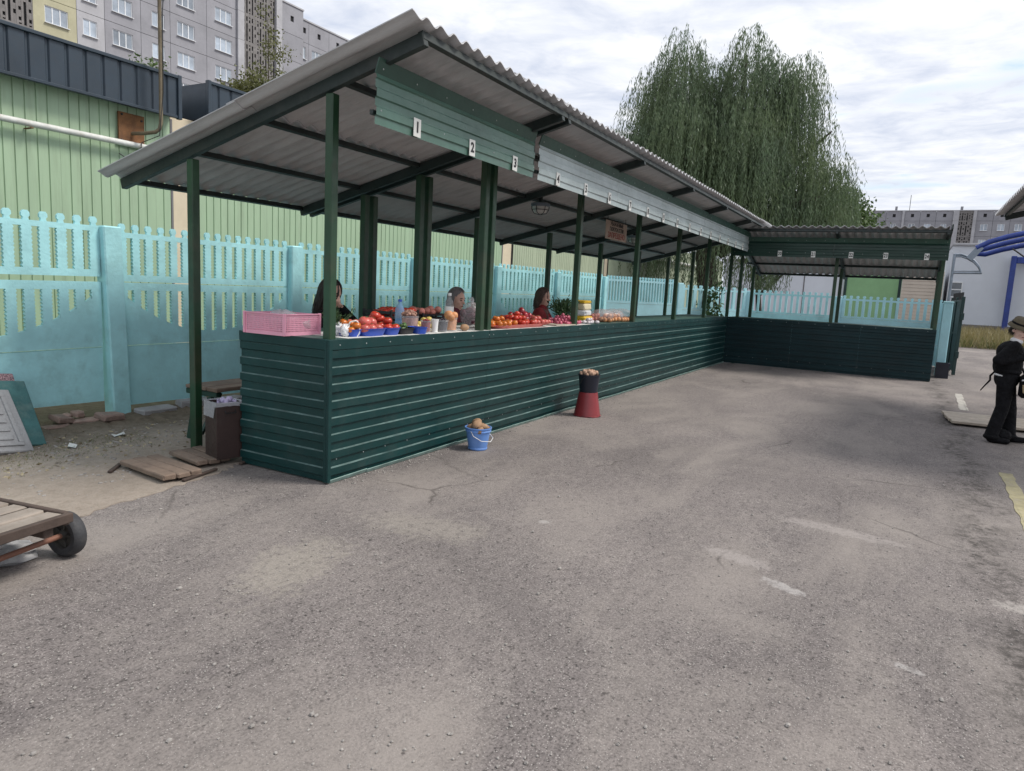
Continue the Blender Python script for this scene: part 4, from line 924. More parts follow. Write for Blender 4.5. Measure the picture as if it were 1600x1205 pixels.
def leafy(name, label, loc, H, lumps, mat, n, leaf, trunk_r=.12, group=None, cat='tree', seed=2):
    t = thing(name, label, cat, loc, 0, group); rs_ = np.random.default_rng(seed)
    pts, rs = limb((0, 0, -.05), (.05, .02, 1), H * .55, trunk_r, trunk_r * .5, 6, seed=seed); obj('trunk', MB().tube(pts, rs, 8), 'bark', t, 70)
    for i, (c, r) in enumerate(lumps):
        st = pts[min(len(pts) - 1, 3 + i % 3)]; md = st.lerp(Vector(c), .5) + Vector((0, 0, .2)); obj('limb', MB().tube([st, md, Vector(c)], [trunk_r * .45, trunk_r * .3, trunk_r * .1], 6), 'bark', t, 70)
    Ps = []; tot = sum(r[0] * r[1] * r[2] for c, r in lumps)
    for c, r in lumps:
        m_ = int(n * r[0] * r[1] * r[2] / tot); ncl = max(6, m_ // 40)
        d = rs_.normal(size=(ncl, 3)); d /= np.linalg.norm(d, axis=1, keepdims=True); cl = np.array(c) + d * np.array(r) * rs_.uniform(.45, 1, (ncl, 1))
        idx = rs_.integers(0, ncl, m_); Ps.append(cl[idx] + rs_.normal(0, .13 * min(r) + .05, (m_, 3)))
    Ps = np.concatenate(Ps); Ps = Ps[Ps[:, 2] > .02]; D = rs_.normal(size=Ps.shape); D[:, 2] -= .3
    L = rs_.uniform(.7, 1.3, len(Ps)) * leaf
    put('crown', quads_mesh('crown', leaf_quads(Ps, D, L, L * .55), mat), t); return t
leafy('broadleaf_tree', 'bushy yellow green tree at the right foot of the willow', (25.5, 1.4, 0), 6, [((0, -2.5, 4.1), (1.3, 1.2, 1.2)), ((.2, -3.0, 3.8), (1.2, .9, .8)), ((-.2, -1.7, 4.7), (1.2, 1.2, 1.2)), ((0, -2.6, 4.9), (1.0, .7, .8))], 'leaf_tree', 16000, .13, .14)
leafy('broadleaf_tree', 'thin sparse tree against the grey screen of the panel block', (8.75, 10.2, 0), 6.6, [((0, 0, 6.0), (.35, .35, .9)), ((.25, 0, 6.9), (.45, .3, .3)), ((-.15, 0, 7.4), (.2, .2, .35)), ((.1, 0, 5.0), (.5, .4, .5))], 'leaf_bush', 1500, .07, .05)
leafy('shrub', 'olive coloured bush rising over the slate blue shed roof', (7.7, 9.7, 0), 5.4, [((0, 0, 5.5), (.5, .45, .5)), ((.35, .1, 5.2), (.5, .4, .45)), ((-.45, 0, 5.3), (.35, .35, .3))], 'leaf_bush', 4500, .075, .06, None, 'bush', 5)
leafy('shrub', 'tip of a shrub showing just above the near shed fascia', (3.72, 7.2, 0), 4.5, [((0, 0, 4.45), (.22, .2, .22)), ((-.25, 0, 4.5), (.16, .15, .2))], 'leaf_tree', 700, .06, .04, None, 'bush', 6)
t = leafy('sapling', 'young leafy sapling growing against the fence at the far counter', (15.6, 1.0, 0), 1.9, [((0, 0, 1.55), (.22, .22, .22)), ((.1, .1, 1.2), (.3, .3, .15)), ((-.1, -.1, .95), (.25, .25, .15))], 'leaf_dark', 260, .13, .02, None, 'plant', 9)
# ================================================================ THINGS ON THE GROUND
def plank(mb, x0, x1, y0, y1, z0, z1, seed):
    q = random.Random(seed); mb.cbox(x0, x1, y0, y1, z0, z1, .006); n = len(mb.v) - 24
    mb.v[n:] = [(a + q.uniform(-.004, .004), b + q.uniform(-.006, .006), c + q.uniform(-.002, .002)) for a, b, c in mb.v[n:]]
def duckboard(label, p, ang, n, w, L, mat, seed, group=None, lift=.0):
    t = thing('duckboard', label, 'boards', (p[0], p[1], .004 + lift), ang, group)
    obj('batten', MB().cbox(.03, n * w - .03, .06, .10, 0, .022), 'wood_dark', t); obj('batten', MB().cbox(.03, n * w - .03, L - .12, L - .08, 0, .022), 'wood_dark', t)
    for i in range(n):
        mb = MB(); plank(mb, i * w + .003, (i + 1) * w - .004, random.uniform(-.012, .012), L + random.uniform(-.012, .012), .022, .058, seed + i); obj('plank', mb, mat, t)
    return t
duckboard('weathered grey duckboard lying loose on the sandy ground', (-.715, .835), R(-6), 3, .098, .63, 'wood_old', 3, 'wooden duckboards by the counter')
duckboard('weathered duckboard partly under the brown bin', (-.325, 1.0), R(-10), 3, .092, .46, 'wood_old', 13, 'wooden duckboards by the counter')
duckboard('pale wooden boards on the asphalt behind the person in black', (6.95, -5.35), R(4), 5, .19, 1.15, 'wood_pale', 33)
for i, (x, y, a, L, lab) in enumerate(((-.78, 1.36, 40, .22, 'short split stick lying left of the duckboard'), (-.60, .79, 12, .34, 'thin broken lath on the asphalt edge by the duckboard'), (-.05, .86, 20, .25, 'splintered lath lying at the foot of the brown bin'))):
    mb = MB(); mb.beam((0, 0, .012), (L, 0, .016), .03, .016); o = obj('wood_scrap', mb, 'wood_dark', loc=(x, y, .004), rot=(0, 0, R(a))); tag(o, lab, 'stick', 'wood scraps')
# bin with liner
t = thing('waste_bin', 'square dark brown waste bin with a clear liner beside the counter', 'bin', (-.055, 1.035, .05), R(-14))
mb = MB(); hx, hy, th, H = .105, .10, .006, .44
mb.cbox(-hx, hx, -hy, hy, 0, .012, .003)
for (a, b, c, d) in ((-hx, hx, -hy, -hy + th), (-hx, hx, hy - th, hy), (-hx, -hx + th, -hy + th, hy - th), (hx - th, hx, -hy + th, hy - th)): mb.cbox(a, b, c, d, .012, H, .002)
obj('body', mb, 'bin_brown', t)
mb = MB(); qq = random.Random(8); ring = []; nn = 40
def sq(u, s):
    a = u * 4 % 4; k = int(a); f = a - k; P4 = [(-1, -1), (1, -1), (1, 1), (-1, 1)]; p, q2 = P4[k], P4[(k + 1) % 4]; return (hx * s * (p[0] + (q2[0] - p[0]) * f), hy * s * (p[1] + (q2[1] - p[1]) * f))
prof = [(.90, -.10), (.94, -.02), (.99, .004), (1.03, .008), (1.06, -.02), (1.07, -.06)]
for s, dz in prof:
    for j in range(nn):
        x, y = sq(j / nn, s * (1 + qq.uniform(-.012, .02))); dl = (1.9 if 28 <= j <= 38 else .45) if dz < -.01 and s > 1 else 1; mb.v.append((x, y, H + dz * dl + qq.uniform(-.004, .004)))
for i in range(len(prof) - 1):
    for j in range(nn): mb.f.append((i * nn + j, i * nn + (j + 1) % nn, (i + 1) * nn + (j + 1) % nn, (i + 1) * nn + j))
obj('liner', mb, 'film', t, 60)
obj('handle', MB().tube([(-.04, -hy - .004, H - .06), (-.04, -hy - .02, H - .075), (.04, -hy - .02, H - .075), (.04, -hy - .004, H - .06)], .005, 6), 'cable', t)
mb = MB()
for i in range(16): mb.ell((qq.uniform(-.07, .08), qq.uniform(-.07, .07), H - .01 + qq.uniform(-.03, .02)), (.028, .012, .022), 7, 5, .35, Matrix.Rotation(qq.uniform(0, 6), 4, 'Z'))
o = obj('plastic_wrap', mb, 'film_violet', loc=(-.055, 1.035, .05), rot=(0, 0, R(-14))); tag(o, 'crumpled violet white plastic wrapping stuffed in the brown bin', 'plastic wrap')
# bench behind the counter
t = thing('bench', 'long low plank bench behind the counter', 'bench', (.05, 1.55, 0))
for i in range(3): mb = MB(); plank(mb, .22, 12.2, -.02 + i * .14, .11 + i * .14, .46, .495, 50 + i); obj('seat_plank', mb, 'wood_old', t)
for x in (.25, 3.1, 6.2, 9.3, 12.0):
    obj('trestle', MB().beam((x, 0, 0), (x, .10, .41), .04, .05).beam((x, .38, 0), (x, .28, .41), .04, .05).beam((x, .0, .435), (x, .40, .435), .04, .045), 'steel_green', t)
obj('brace', MB().beam((.08, .0, .12), (.32, .06, .44), .03, .03), 'steel_green', t)
# leaning slabs
def slab(label, br, tr, wd, th, mat, cat='slab', relief=False):
    br, tr = Vector(br), Vector(tr); up = (tr - br); up.x *= .35; L = up.length; up.normalize(); rt = Vector((1, .12, 0)).normalized(); rt = (rt - up * rt.dot(up)).normalized(); nn_ = rt.cross(up)
    Mx = Matrix(((rt.x, nn_.x * -1, up.x, br.x), (rt.y, -nn_.y, up.y, br.y), (rt.z, -nn_.z, up.z, br.z), (0, 0, 0, 1)))
    t = thing('concrete_slab', label, cat, tuple(br), 0, 'slabs leaning by the fence'); Mx.translation = (0, 0, 0)
    obj('plate', MB().cbox(-wd, 0, 0, th, .008, L, .008, Mx), mat, t)
    if relief:
        for a, b, c, d in ((-wd + .05, -.06, .06, .09), (-wd + .05, -.06, L - .09, L - .06), (-.09, -.06, .09, L - .09)): obj('moulding', MB().cbox(a, b, -.014, .0, c, d, .006, Mx), mat, t)
        for i in range(5): obj('relief_bar', MB().cbox(-wd + .06, -.12, -.010, .0, .12 + i * .085, .175 + i * .085, .01, Mx), mat, t)
    return t
slab('grey concrete slab with moulded relief, frontmost of the leaning slabs', (-.752, 2.39, 0), (-.60, 2.86, .44), .62, .05, 'concrete', relief=True)
slab('worn teal painted slab leaning behind the grey relief slab', (-.585, 2.53, 0), (-.46, 2.93, .49), .8, .045, 'slab_teal')
slab('speckled red granite slab rearmost of the leaning slabs', (-.62, 2.66, 0), (-.50, 3.03, .545), .8, .045, 'granite')
# bricks and rubble under the fence
for i, (x, y, z, a, tl, s, lab) in enumerate(((-.20, 3.03, .10, 25, 22, (.20, .12, .05), 'flat tilted brick slab on the rubble by the teal slab'), (-.28, 2.98, .03, 5, 5, (.22, .11, .06), 'brick lying lowest beside the teal slab'), (.06, 3.02, .03, -8, 3, (.34, .12, .075), 'long dark brick course under the fence panel'),
        (.20, 2.96, .075, 6, 8, (.22, .15, .055), 'broken pale brick beside the near fence post'), (-.02, 3.10, .11, 15, 6, (.10, .09, .06), 'small brick chunk under the fence panel edge'), (-.12, 3.09, .10, 40, 10, (.09, .07, .05), 'grey brick fragment tucked under the fence'),
        (.72, 3.03, .04, 4, 4, (.40, .16, .09), 'mossy stone right of the near fence post'), (1.18, 3.05, .06, -6, 5, (.36, .15, .11), 'grey stone block below the second fence panel'), (1.62, 3.04, .05, 9, 3, (.34, .15, .09), 'stone block under the fence near the bench'))):
    mb = MB(); mb.cbox(-s[0] / 2, s[0] / 2, -s[1] / 2, s[1] / 2, -s[2] / 2, s[2] / 2, .012); qq = random.Random(i); mb.v = [tuple(c + qq.uniform(-.007, .007) for c in v) for v in mb.v]
    o = obj('brick', mb, 'concrete' if i > 5 else 'brick', loc=(x, y, z), rot=(R(tl), R(tl * .4), R(a))); o.name = 'rubble_brick'; tag(o, lab, 'brick', 'rubble under the fence')
mb = MB(); mb.add([(x, y, .004 + (.06 * max(0, 1 - abs(y - 3.1) / .38)) * random.uniform(.6, 1.3) + (random.uniform(0, .012) if y > 2.6 else -.004)) for x in np.linspace(-3, 2.6, 120) for y in (2.55, 2.75, 2.92, 3.03, 3.13, 3.3)], [(i * 6 + j, (i + 1) * 6 + j, (i + 1) * 6 + j + 1, i * 6 + j + 1) for i in range(119) for j in range(5)])
struct('earth_bank', mb, 'dirt', 'low bank of dark earth along the fence foot')
for i, (x, y, lab) in enumerate(((-.05, 2.42, 'white paper scrap on the earth left of the fence post'), (-.52, 2.30, 'pale torn scrap beside the teal slab'))):
    mb = MB(); mb.add([(-.06, -.03, 0), (0, -.04, .012), (.05, -.02, .004), (.06, .02, .02), (0, .03, .0), (-.05, .03, .015)], [(0, 1, 4, 5), (1, 2, 3, 4)]); o = obj('paper_scrap', mb, 'paper', loc=(x, y, .012), rot=(0, 0, i)); tag(o, lab, 'paper scrap', 'paper scraps')
# hand cart
d1 = Vector((-.985, -.175, 0)); ca = math.atan2(d1.y, d1.x)
t = thing('hand_cart', 'old wooden slatted hand cart with a rubber wheel at left edge', 'cart', (-1.872, -.075, 0), ca)
L = 1.2; W = .72                                   # local x along the planks (out of frame), local -y towards the fence
nP = 6; pw = W / nP
for i in range(nP): mb = MB(); plank(mb, .0, L, -(i + 1) * pw + .012, -i * pw - .012, .262, .285, 70 + i); obj('deck_plank', mb, 'wood_grey', t)
obj('side_rail', MB().cbox(-.025, L, .0, .03, .245, .292, .004), 'wood_dark', t); obj('side_rail', MB().cbox(-.025, L, -W - .035, -W, .225, .30, .004), 'wood_dark', t)
obj('end_rail', MB().cbox(-.03, -.002, -W + .002, -.002, .225, .292, .004), 'wood_dark', t)
obj('cross_beam', MB().cbox(.05, .10, -W + .01, -.01, .19, .258, .004), 'wood_dark', t)
for yy, nm in ((-.16, 0), (-.58, 1)):
    RY = Matrix.Rotation(R(90), 4, 'Y')
    wh = obj('wheel', MB().lathe([(.068, -.03), (.10, -.036), (.112, -.028), (.116, -.012), (.116, .012), (.110, .028), (.10, .036), (.068, .03)], n=28, Mx=RY, close=False), 'rubber', t, 40, loc=(-.13, yy, .118))
    obj('rim', MB().lathe([(.018, -.035), (.03, -.032), (.032, -.012), (.062, -.014), (.07, -.031), (.07, .031), (.062, .014), (.03, .012), (.018, .035)], n=24, Mx=RY), 'hub', wh, 40)
    mb = MB()
    for kx in range(5):
        a = kx * 2 * math.pi / 5; mb.beam((.016, math.cos(a) * .025, math.sin(a) * .025), (.016, math.cos(a) * .066, math.sin(a) * .066), .016, .012)
    obj('spokes', mb, 'hub', wh)
    obj('axle', MB().tube([(-.165, yy, .118), (.62, yy + .06, .118)], .014, 10), 'cart_steel', t, 60)
    obj('strut', MB().beam((.36, yy + .02, .125), (.34, yy, .225), .05, .03), 'cart_steel', t)
# rag under the cart
o = obj('rag', MB().ell((0, 0, .03), (.16, .12, .05), 14, 8, .18), 'concrete', loc=(-1.98, .28, 0)); tag(o, 'crumpled grey rag lying under the hand cart', 'rag')

# ---------------------------------------------------------------- buckets beside the counter
def bucket_mb(r0, r1, h, th=.004, lip=.008):
    return MB().lathe([(.0005, 0), (r0, 0), (r0 + (r1 - r0) * .5, h * .5), (r1, h - .012), (r1 + lip, h - .01), (r1 + lip, h), (r1 - th, h), (r0 + (r1 - r0) * .5 - th, h * .5), (r0 - th, .006), (.0005, .006)], n=28, close=False)
def lump(r, seed, n=10, m=8, jit=.06, sq=(1, 1, 1)):
    return MB().ell((0, 0, 0), (r * sq[0], r * sq[1], r * sq[2]), n, m, jit, seed=seed)
PM = {}
def prod(kind, mat, r, sq=(1, 1, 1), jit=.05, stem=False, n=10, m=8):
    if kind in PM: return PM[kind]
    out = []
    for s in range(3):
        mb = lump(r, s + 1, n, m, jit, sq); mb.v = [(x, y, z - (.10 * r * max(0, 1 - (x * x + y * y) / (r * r * .25))) * (1 if z > 0 else -.5)) for x, y, z in mb.v] if stem else mb.v
        me = mb.mesh(kind, 179); mats_of(me, mat); out.append(me)
    PM[kind] = out; return out
def heap(name, meshes, label, cat, group, c, spots, stem=False):
    for i, (x, y, z) in enumerate(spots):
        o = put(name, meshes[i % len(meshes)], None, (c[0] + x, c[1] + y, c[2] + z), (random.uniform(-.4, .4), random.uniform(-.4, .4), random.uniform(0, 6.3)), random.uniform(.88, 1.1))
        tag(o, label, cat, group)
        if stem: put('stem', STEM, o, (0, 0, STEMZ[name]))
def pile(nx, ny, d, layers=1, jit=.12, skew=.5):
    out = []
    for l in range(layers):
        for i in range(nx - l):
            for j in range(max(1, ny - l)):
                out.append(((i - (nx - 1 - l) / 2) * d + random.uniform(-jit, jit) * d, (j - (max(1, ny - l) - 1) / 2) * d + random.uniform(-jit, jit) * d, l * d * .72))
    return out
def mound(n, a, b, h, d, seed=0):
    q = random.Random(seed); out = []
    for lay in range(6):
        f = 1 - lay * d * .66 / (h + d * .5)
        if f <= .08: break
        pts = []
        for _ in range(900):
            x, y = q.uniform(-a, a) * f, q.uniform(-b, b) * f
            if (x / (a * f)) ** 4 + (y / (b * f)) ** 4 > 1 or any((x - u) ** 2 + (y - v) ** 2 < (d * .93) ** 2 for u, v in pts): continue
            pts.append((x, y))
        out += [(x, y, lay * d * .66 + q.uniform(-.08, .08) * d) for x, y in pts]
    return out[-n:] if len(out) > n else out
t = thing('bucket', 'light blue plastic bucket of potatoes standing by the counter', 'bucket', (1.665, -.25, .002), 0)
obj('body', bucket_mb(.083, .116, .205), 'sky_plastic', t, 40)
obj('band', MB().lathe([(.112, .165), (.1185, .168), (.119, .182), (.113, .186)], n=28, close=False), 'sky_plastic', t, 60); obj('foot_ring', MB().lathe([(.0835, .004), (.0885, .006), (.089, .02), (.086, .023)], n=28, close=False), 'sky_plastic', t, 60)
obj('handle', MB().tube([(-.124, 0, .18), (-.13, -.03, .14), (-.10, -.10, .10), (0, -.135, .085), (.10, -.10, .10), (.13, -.03, .14), (.124, 0, .18)], .0035, 6), 'white_plastic', t, 60)
pots = prod('potato', 'potato', .042, (1.35, 1.0, .85), .05)
for i, (x, y, z, s) in enumerate(((-.045, -.01, .235, 1.05), (.02, .035, .24, 1.0), (.03, -.04, .205, .85), (.075, .01, .205, .75), (-.03, .055, .20, .9), (-.06, -.055, .185, .8), (.0, -.005, .195, 1.0), (.05, .06, .19, .8), (.07, -.05, .185, .7))):
    o = put('potato', pots[i % 3], None, (1.665 + x, -.25 + y, z), (random.uniform(-.5, .5), random.uniform(-.5, .5), i * 1.3), s); tag(o, 'potato heaped in the light blue bucket', 'potato', 'potatoes in the blue bucket')
t = thing('bucket', 'dark red bucket turned upside down under the black bucket', 'bucket', (4.02, -.33, .002)); mb = bucket_mb(.112, .158, .285); mb.v = [(x, y, .285 - z) for x, y, z in mb.v]; mb.f = [tuple(reversed(q)) for q in mb.f]; obj('body', mb, 'red_plastic', t, 40)
obj('handle', MB().tube([(-.166, 0, .012), (-.14, -.10, .006), (0, -.175, .006), (.14, -.10, .006), (.166, 0, .012)], .0035, 6), 'cable', t)
t = thing('bucket', 'black bucket of small potatoes standing on the red bucket', 'bucket', (4.02, -.33, .289)); obj('body', bucket_mb(.105, .128, .21), 'navy_plastic', t, 40)
obj('handle', MB().tube([(-.137, 0, .19), (-.15, .03, .15), (-.14, .05, .10)], .004, 6), 'cable', t)
sm = prod('small_potato', 'potato_small', .024, (1.2, 1, .9), .08, n=8, m=6)
for i in range(46):
    a = random.uniform(0, 6.28); r = .108 * math.sqrt(random.random()); o = put('small_potato', sm[i % 3], None, (4.02 + r * math.cos(a), -.33 + r * math.sin(a), .489 + .048 * (1 - (r / .12) ** 2) + random.uniform(-.01, .008)), (random.random() * 3, random.random() * 3, a), random.uniform(.75, 1.15))
    tag(o, 'small potato heaped in the black bucket', 'potato', 'small potatoes in the black bucket')

# ================================================================ GOODS ON THE COUNTER  (top at z 1.049)
Z = 1.0495
o = obj('newspaper', MB().add([(.20 + (4.6) * i / 30, y + random.uniform(-.01, .01), Z + .0015 + .002 * (i % 2)) for i in range(31) for y in (-.012, .30, .55)], [(i * 3 + j, i * 3 + 3 + j, i * 3 + 4 + j, i * 3 + 1 + j) for i in range(30) for j in range(2)]), 'paper'); tag(o, 'white paper sheet spread under the goods on the counter', 'paper')
# pink mesh crate
t = thing('crate', 'pink perforated plastic crate at the near end of the counter', 'crate', (-.075, .36, Z), R(2))
cl, cw, ch = .36, .40, .155
def mesh_wall(L_, H_, nx, nz):
    mb = MB(); th = .005; b = .018; mb.box(0, L_, 0, th, 0, b + .008); mb.box(0, L_, 0, th, H_ - b, H_); mb.box(0, b, 0, th, b + .008, H_ - b); mb.box(L_ - b, L_, 0, th, b + .008, H_ - b)
    for i in range(1, nx): x = b + (L_ - 2 * b) * i / nx; mb.box(x - .0028, x + .0028, .0005, th - .0005, b + .008, H_ - b)
    for k in range(1, nz): z = b + .008 + (H_ - 2 * b - .008) * k / nz; mb.box(b, L_ - b, .001, th - .001, z - .0026, z + .0026)
    return mb
obj('side_wall', mesh_wall(cl, ch, 24, 8), 'pink_plastic', t); obj('side_wall', mesh_wall(cl, ch, 24, 8).xf(Matrix.Translation((0, cw - .005, 0))), 'pink_plastic', t)
obj('end_wall', mesh_wall(cw - .012, ch, 26, 8).xf(Matrix.Translation((.005, .006, 0)) @ Matrix.Rotation(R(90), 4, 'Z')), 'pink_plastic', t); obj('end_wall', mesh_wall(cw - .012, ch, 26, 8).xf(Matrix.Translation((cl, .006, 0)) @ Matrix.Rotation(R(90), 4, 'Z')), 'pink_plastic', t)
obj('floor', MB().box(.006, cl - .006, .006, cw - .006, .004, .010), 'pink_plastic', t)
for x, y in ((0, 0), (cl, 0), (0, cw), (cl, cw)): obj('corner_post', MB().cbox(x - .010, x + .010, y - .010, y + .010, 0, ch + .006, .003), 'pink_plastic', t)
obj('rim', MB().box(-.008, cl + .008, -.008, -.001, ch - .004, ch + .004).box(-.008, -.001, -.001, cw + .008, ch - .004, ch + .004), 'pink_plastic', t)
def crumple(r, seed, sc=(1, 1, 1), jit=.22, n=22, m=14):
    mb = MB().ell((0, 0, 0), (r * sc[0], r * sc[1], r * sc[2]), n, m, jit, seed=seed); return mb
for i, (x, y, z, r, lab) in enumerate(((.08, .50, .085, .085, 'crumpled clear film bag at the back inside the pink crate'), (.15, .62, .10, .09, 'crumpled film bag near the far wall of the pink crate'), (.16, .46, .08, .08, 'crumpled film bag in the front corner of the pink crate'))):
    o = obj('plastic_bag', crumple(r, i + 3, (1.2, 1.2, .8)), 'film_thin' if i != 1 else 'film', smooth=179, loc=(x, y, Z + z)); tag(o, lab, 'bag', 'film bags in the crate')
o = obj('plastic_bag', crumple(.062, 21, (1, .9, .85)), 'film_white', smooth=179, loc=(.335, .215, Z + .052)); tag(o, 'white carrier bag between the pink crate and the corner post', 'bag')
t = thing('carrier_bag', 'white carrier bag with a loop handle right of the corner post', 'bag', (.335, .09, Z)); obj('bag', crumple(.045, 22, (1.0, .8, 1.05)), 'film_white', t, 179, loc=(-.03, .04, .045)); obj('handle', MB().tube([(-.03, .03, .06), (-.02, .0, .115), (.02, -.02, .125), (.045, -.03, .10), (.045, -.03, .03), (.03, -.02, .004)], .006, 6), 'white_plastic', t, 60)
def bunch(name, label, cat, c, n, h, sp, mat, leaf, seed, lean=(0, 0)):
    rs_ = np.random.default_rng(seed); t = thing(name, label, cat, c); mb = MB(); Ps = []; Ds = []
    for i in range(n):
        e = Vector((rs_.normal(lean[0], sp), rs_.normal(lean[1], sp), h * rs_.uniform(.6, 1.05))); mb.tube([(0, 0, 0), e * .5 + Vector((0, 0, .02)), e], [.0022, .0017, .001], 4)
        for k in range(16): u = rs_.uniform(.4, 1.05); Ps.append(np.array(e) * u + rs_.normal(0, .014, 3)); Ds.append(np.array(e) / h + rs_.normal(0, .6, 3))
    obj('stalks', mb, 'stem', t); Ps = np.array(Ps); Ps[:, 2] = np.maximum(Ps[:, 2], .004)
    put('leaves', quads_mesh('leaves', leaf_quads(Ps, np.array(Ds), leaf, leaf * .35), mat), t); return t
bunch('herb_bunch', 'bunch of dill leaning on the pink crate at the corner post', 'herbs', (.33, .24, Z + .06), 16, .13, .05, 'herb', .035, 5, (-.02, 0))
bunch('herb_bunch', 'large dark bunch of dill standing before the third vendor', 'herbs', (4.98, .55, Z), 50, .27, .09, 'herb', .06, 6, (.08, 0))
# trays of tomatoes
STEM = MB().add([(math.cos(a * .628) * (.016 if a % 2 == 0 else .004), math.sin(a * .628) * (.016 if a % 2 == 0 else .004), .002) for a in range(10)] + [(0, 0, .005)], [(i, (i + 1) % 10, 10) for i in range(10)]).mesh('stem'); mats_of(STEM, 'stem')
STEMZ = {'tomato': .027, 'big_tomato': .033, 'small_tomato': .019}
def tray(label, x0, x1, y0, y1, h, mat, name='tray', group='low trays on the counter'):
    t = thing(name, label, 'tray', ((x0 + x1) / 2, (y0 + y1) / 2, Z + .004), 0, group); a, b = (x1 - x0) / 2, (y1 - y0) / 2; fl = .012; mb = MB(); n = 28; pr = [(.86, 0), (.98, h - .004), (1.03, h - .003), (1.03, h), (.96, h), (.84, .004)]
    for s, z in pr:
        for j in range(n):
            th = 2 * math.pi * j / n; e = .35; cx = math.copysign(abs(math.cos(th)) ** e, math.cos(th)); cy = math.copysign(abs(math.sin(th)) ** e, math.sin(th)); mb.v.append((a * s * cx, b * s * cy, z))
    for i in range(len(pr) - 1):
        for j in range(n): mb.f.append((i * n + j, i * n + (j + 1) % n, (i + 1) * n + (j + 1) % n, (i + 1) * n + j))
    mb.f.append(tuple(reversed(range(n)))); mb.f.append(tuple(range((len(pr) - 1) * n, len(pr) * n))); obj('tub', mb, mat, t, 40); return t
tray('blue plastic tray of orange tomatoes just right of the corner post', .30, .42, .05, .30, .055, 'blue_plastic')
tray('largest blue plastic tray, full of pinkish red tomatoes', .425, .70, .03, .34, .058, 'blue_plastic')
tray('small blue plastic tray of red tomatoes beside the black tub', .705, .87, .03, .33, .058, 'blue_plastic')
tray('black plastic tub of small green cucumbers', .875, 1.06, .03, .24, .05, 'black_plastic')
tray('smallest blue plastic tub in front of the nut bag', 1.065, 1.19, .0, .16, .055, 'blue_plastic')
to = prod('tomato_o', 'tomato_orange', .030, (1.1, 1.1, .92), .03, True); tr = prod('tomato_r', 'tomato_red', .037, (1.15, 1.15, .85), .03, True); tp = prod('tomato_p', 'tomato_pink', .036, (1.15, 1.15, .88), .03, True); ts = prod('tomato_s', 'tomato_red', .025, (1.05, 1.05, .95), .03, True)
heap('tomato', to, 'orange tomato in the tray right of the corner post', 'tomato', 'orange tomatoes', (.36, .17, Z + .055), [(-.035, -.08, 0), (.035, -.075, .0), (-.03, -.01, .005), (.03, 0, .005), (-.03, .065, 0), (.03, .07, 0), (0, -.045, .042), (0, .03, .044), (.01, -.09, .03)], True)
heap('big_tomato', tp, 'pinkish red tomato in the largest blue tray', 'tomato', 'pinkish tomatoes in the big tray', (.56, .18, Z + .06), [(-.095, -.1, 0), (-.02, -.105, .004), (.06, -.1, 0), (-.06, -.03, .01), (.02, -.03, .012), (.09, -.03, .0), (-.09, .05, 0), (-.01, .05, .012), (.07, .05, 0), (-.05, -.07, .052), (.03, -.065, .05), (0, 0, .058), (.06, .01, .05), (-.05, .1, .03), (.03, .1, .03)], True)
heap('tomato', tr, 'ripe red tomato in the small blue tray', 'tomato', 'red tomatoes in the small tray', (.79, .18, Z + .06), [(-.04, -.1, 0), (.042, -.1, 0), (-.04, -.02, .01), (.04, -.02, .01), (-.04, .07, .02), (.04, .07, .02), (0, -.06, .055), (0, .02, .065), (.01, .09, .07), (-.02, .05, .09)], True)
cu = prod('cucumber', 'cucumber', .017, (2.6, 1, 1), .05, n=8, m=8)
heap('cucumber', cu, 'small green cucumber in the black tub', 'cucumber', 'cucumbers in the black tub', (.965, .13, Z + .05), [(random.uniform(-.06, .06), random.uniform(-.07, .07), random.uniform(0, .03)) for _ in range(14)])
# dark crates at the back, bottles
def opencrate(label, x0, x1, y0, y1, h, mat):
    t = thing('crate', label, 'crate', (x0, y0, Z + .003), 0, 'black crates on the counter'); L_, D_ = x1 - x0, y1 - y0
    for a in (0, 1):
        mb = MB()
        for k in range(4): mb.box(0, L_, 0, .006, k * h / 4 + .004, k * h / 4 + h / 4 - .012)
        for x in (0, L_ / 2, L_ - .02): mb.box(x, x + .02, -.002, .008, 0, h)
        obj('side_wall', mb.xf(Matrix.Translation((0, a * D_, 0))), mat, t); mb = MB()
        for k in range(4): mb.box(0, .006, .008, D_ - .002, k * h / 4 + .004, k * h / 4 + h / 4 - .012)
        obj('end_wall', mb.xf(Matrix.Translation((a * (L_ - .006), 0, 0))), mat, t)
    obj('floor', MB().box(.006, L_ - .006, .006, D_ - .002, .002, .008), mat, t); return t
opencrate('black slatted crate behind the tomatoes and water bottle', 1.30, 1.72, .50, .82, .17, 'black_plastic'); opencrate('black slatted crate behind the fruit buckets', 1.78, 2.22, .50, .82, .14, 'black_plastic')
heap('tomato', tr, 'red tomato in the black crate behind the nut bag', 'tomato', 'red tomatoes in the first crate', (1.52, .64, Z + .13), [(x, y, random.uniform(0, .04)) for x in (-.14, -.06, .02, .10, .16) for y in (-.09, .0, .09)], True)
heap('peach', prod('peach_p', 'pinkish', .036, (1.05, 1.05, 1), .03), 'pink fruit in the second black crate', 'fruit', 'pink fruit in the second crate', (1.98, .64, Z + .12), [(x, y, random.uniform(0, .05)) for x in (-.15, -.06, .03, .12) for y in (-.09, .0, .09)])
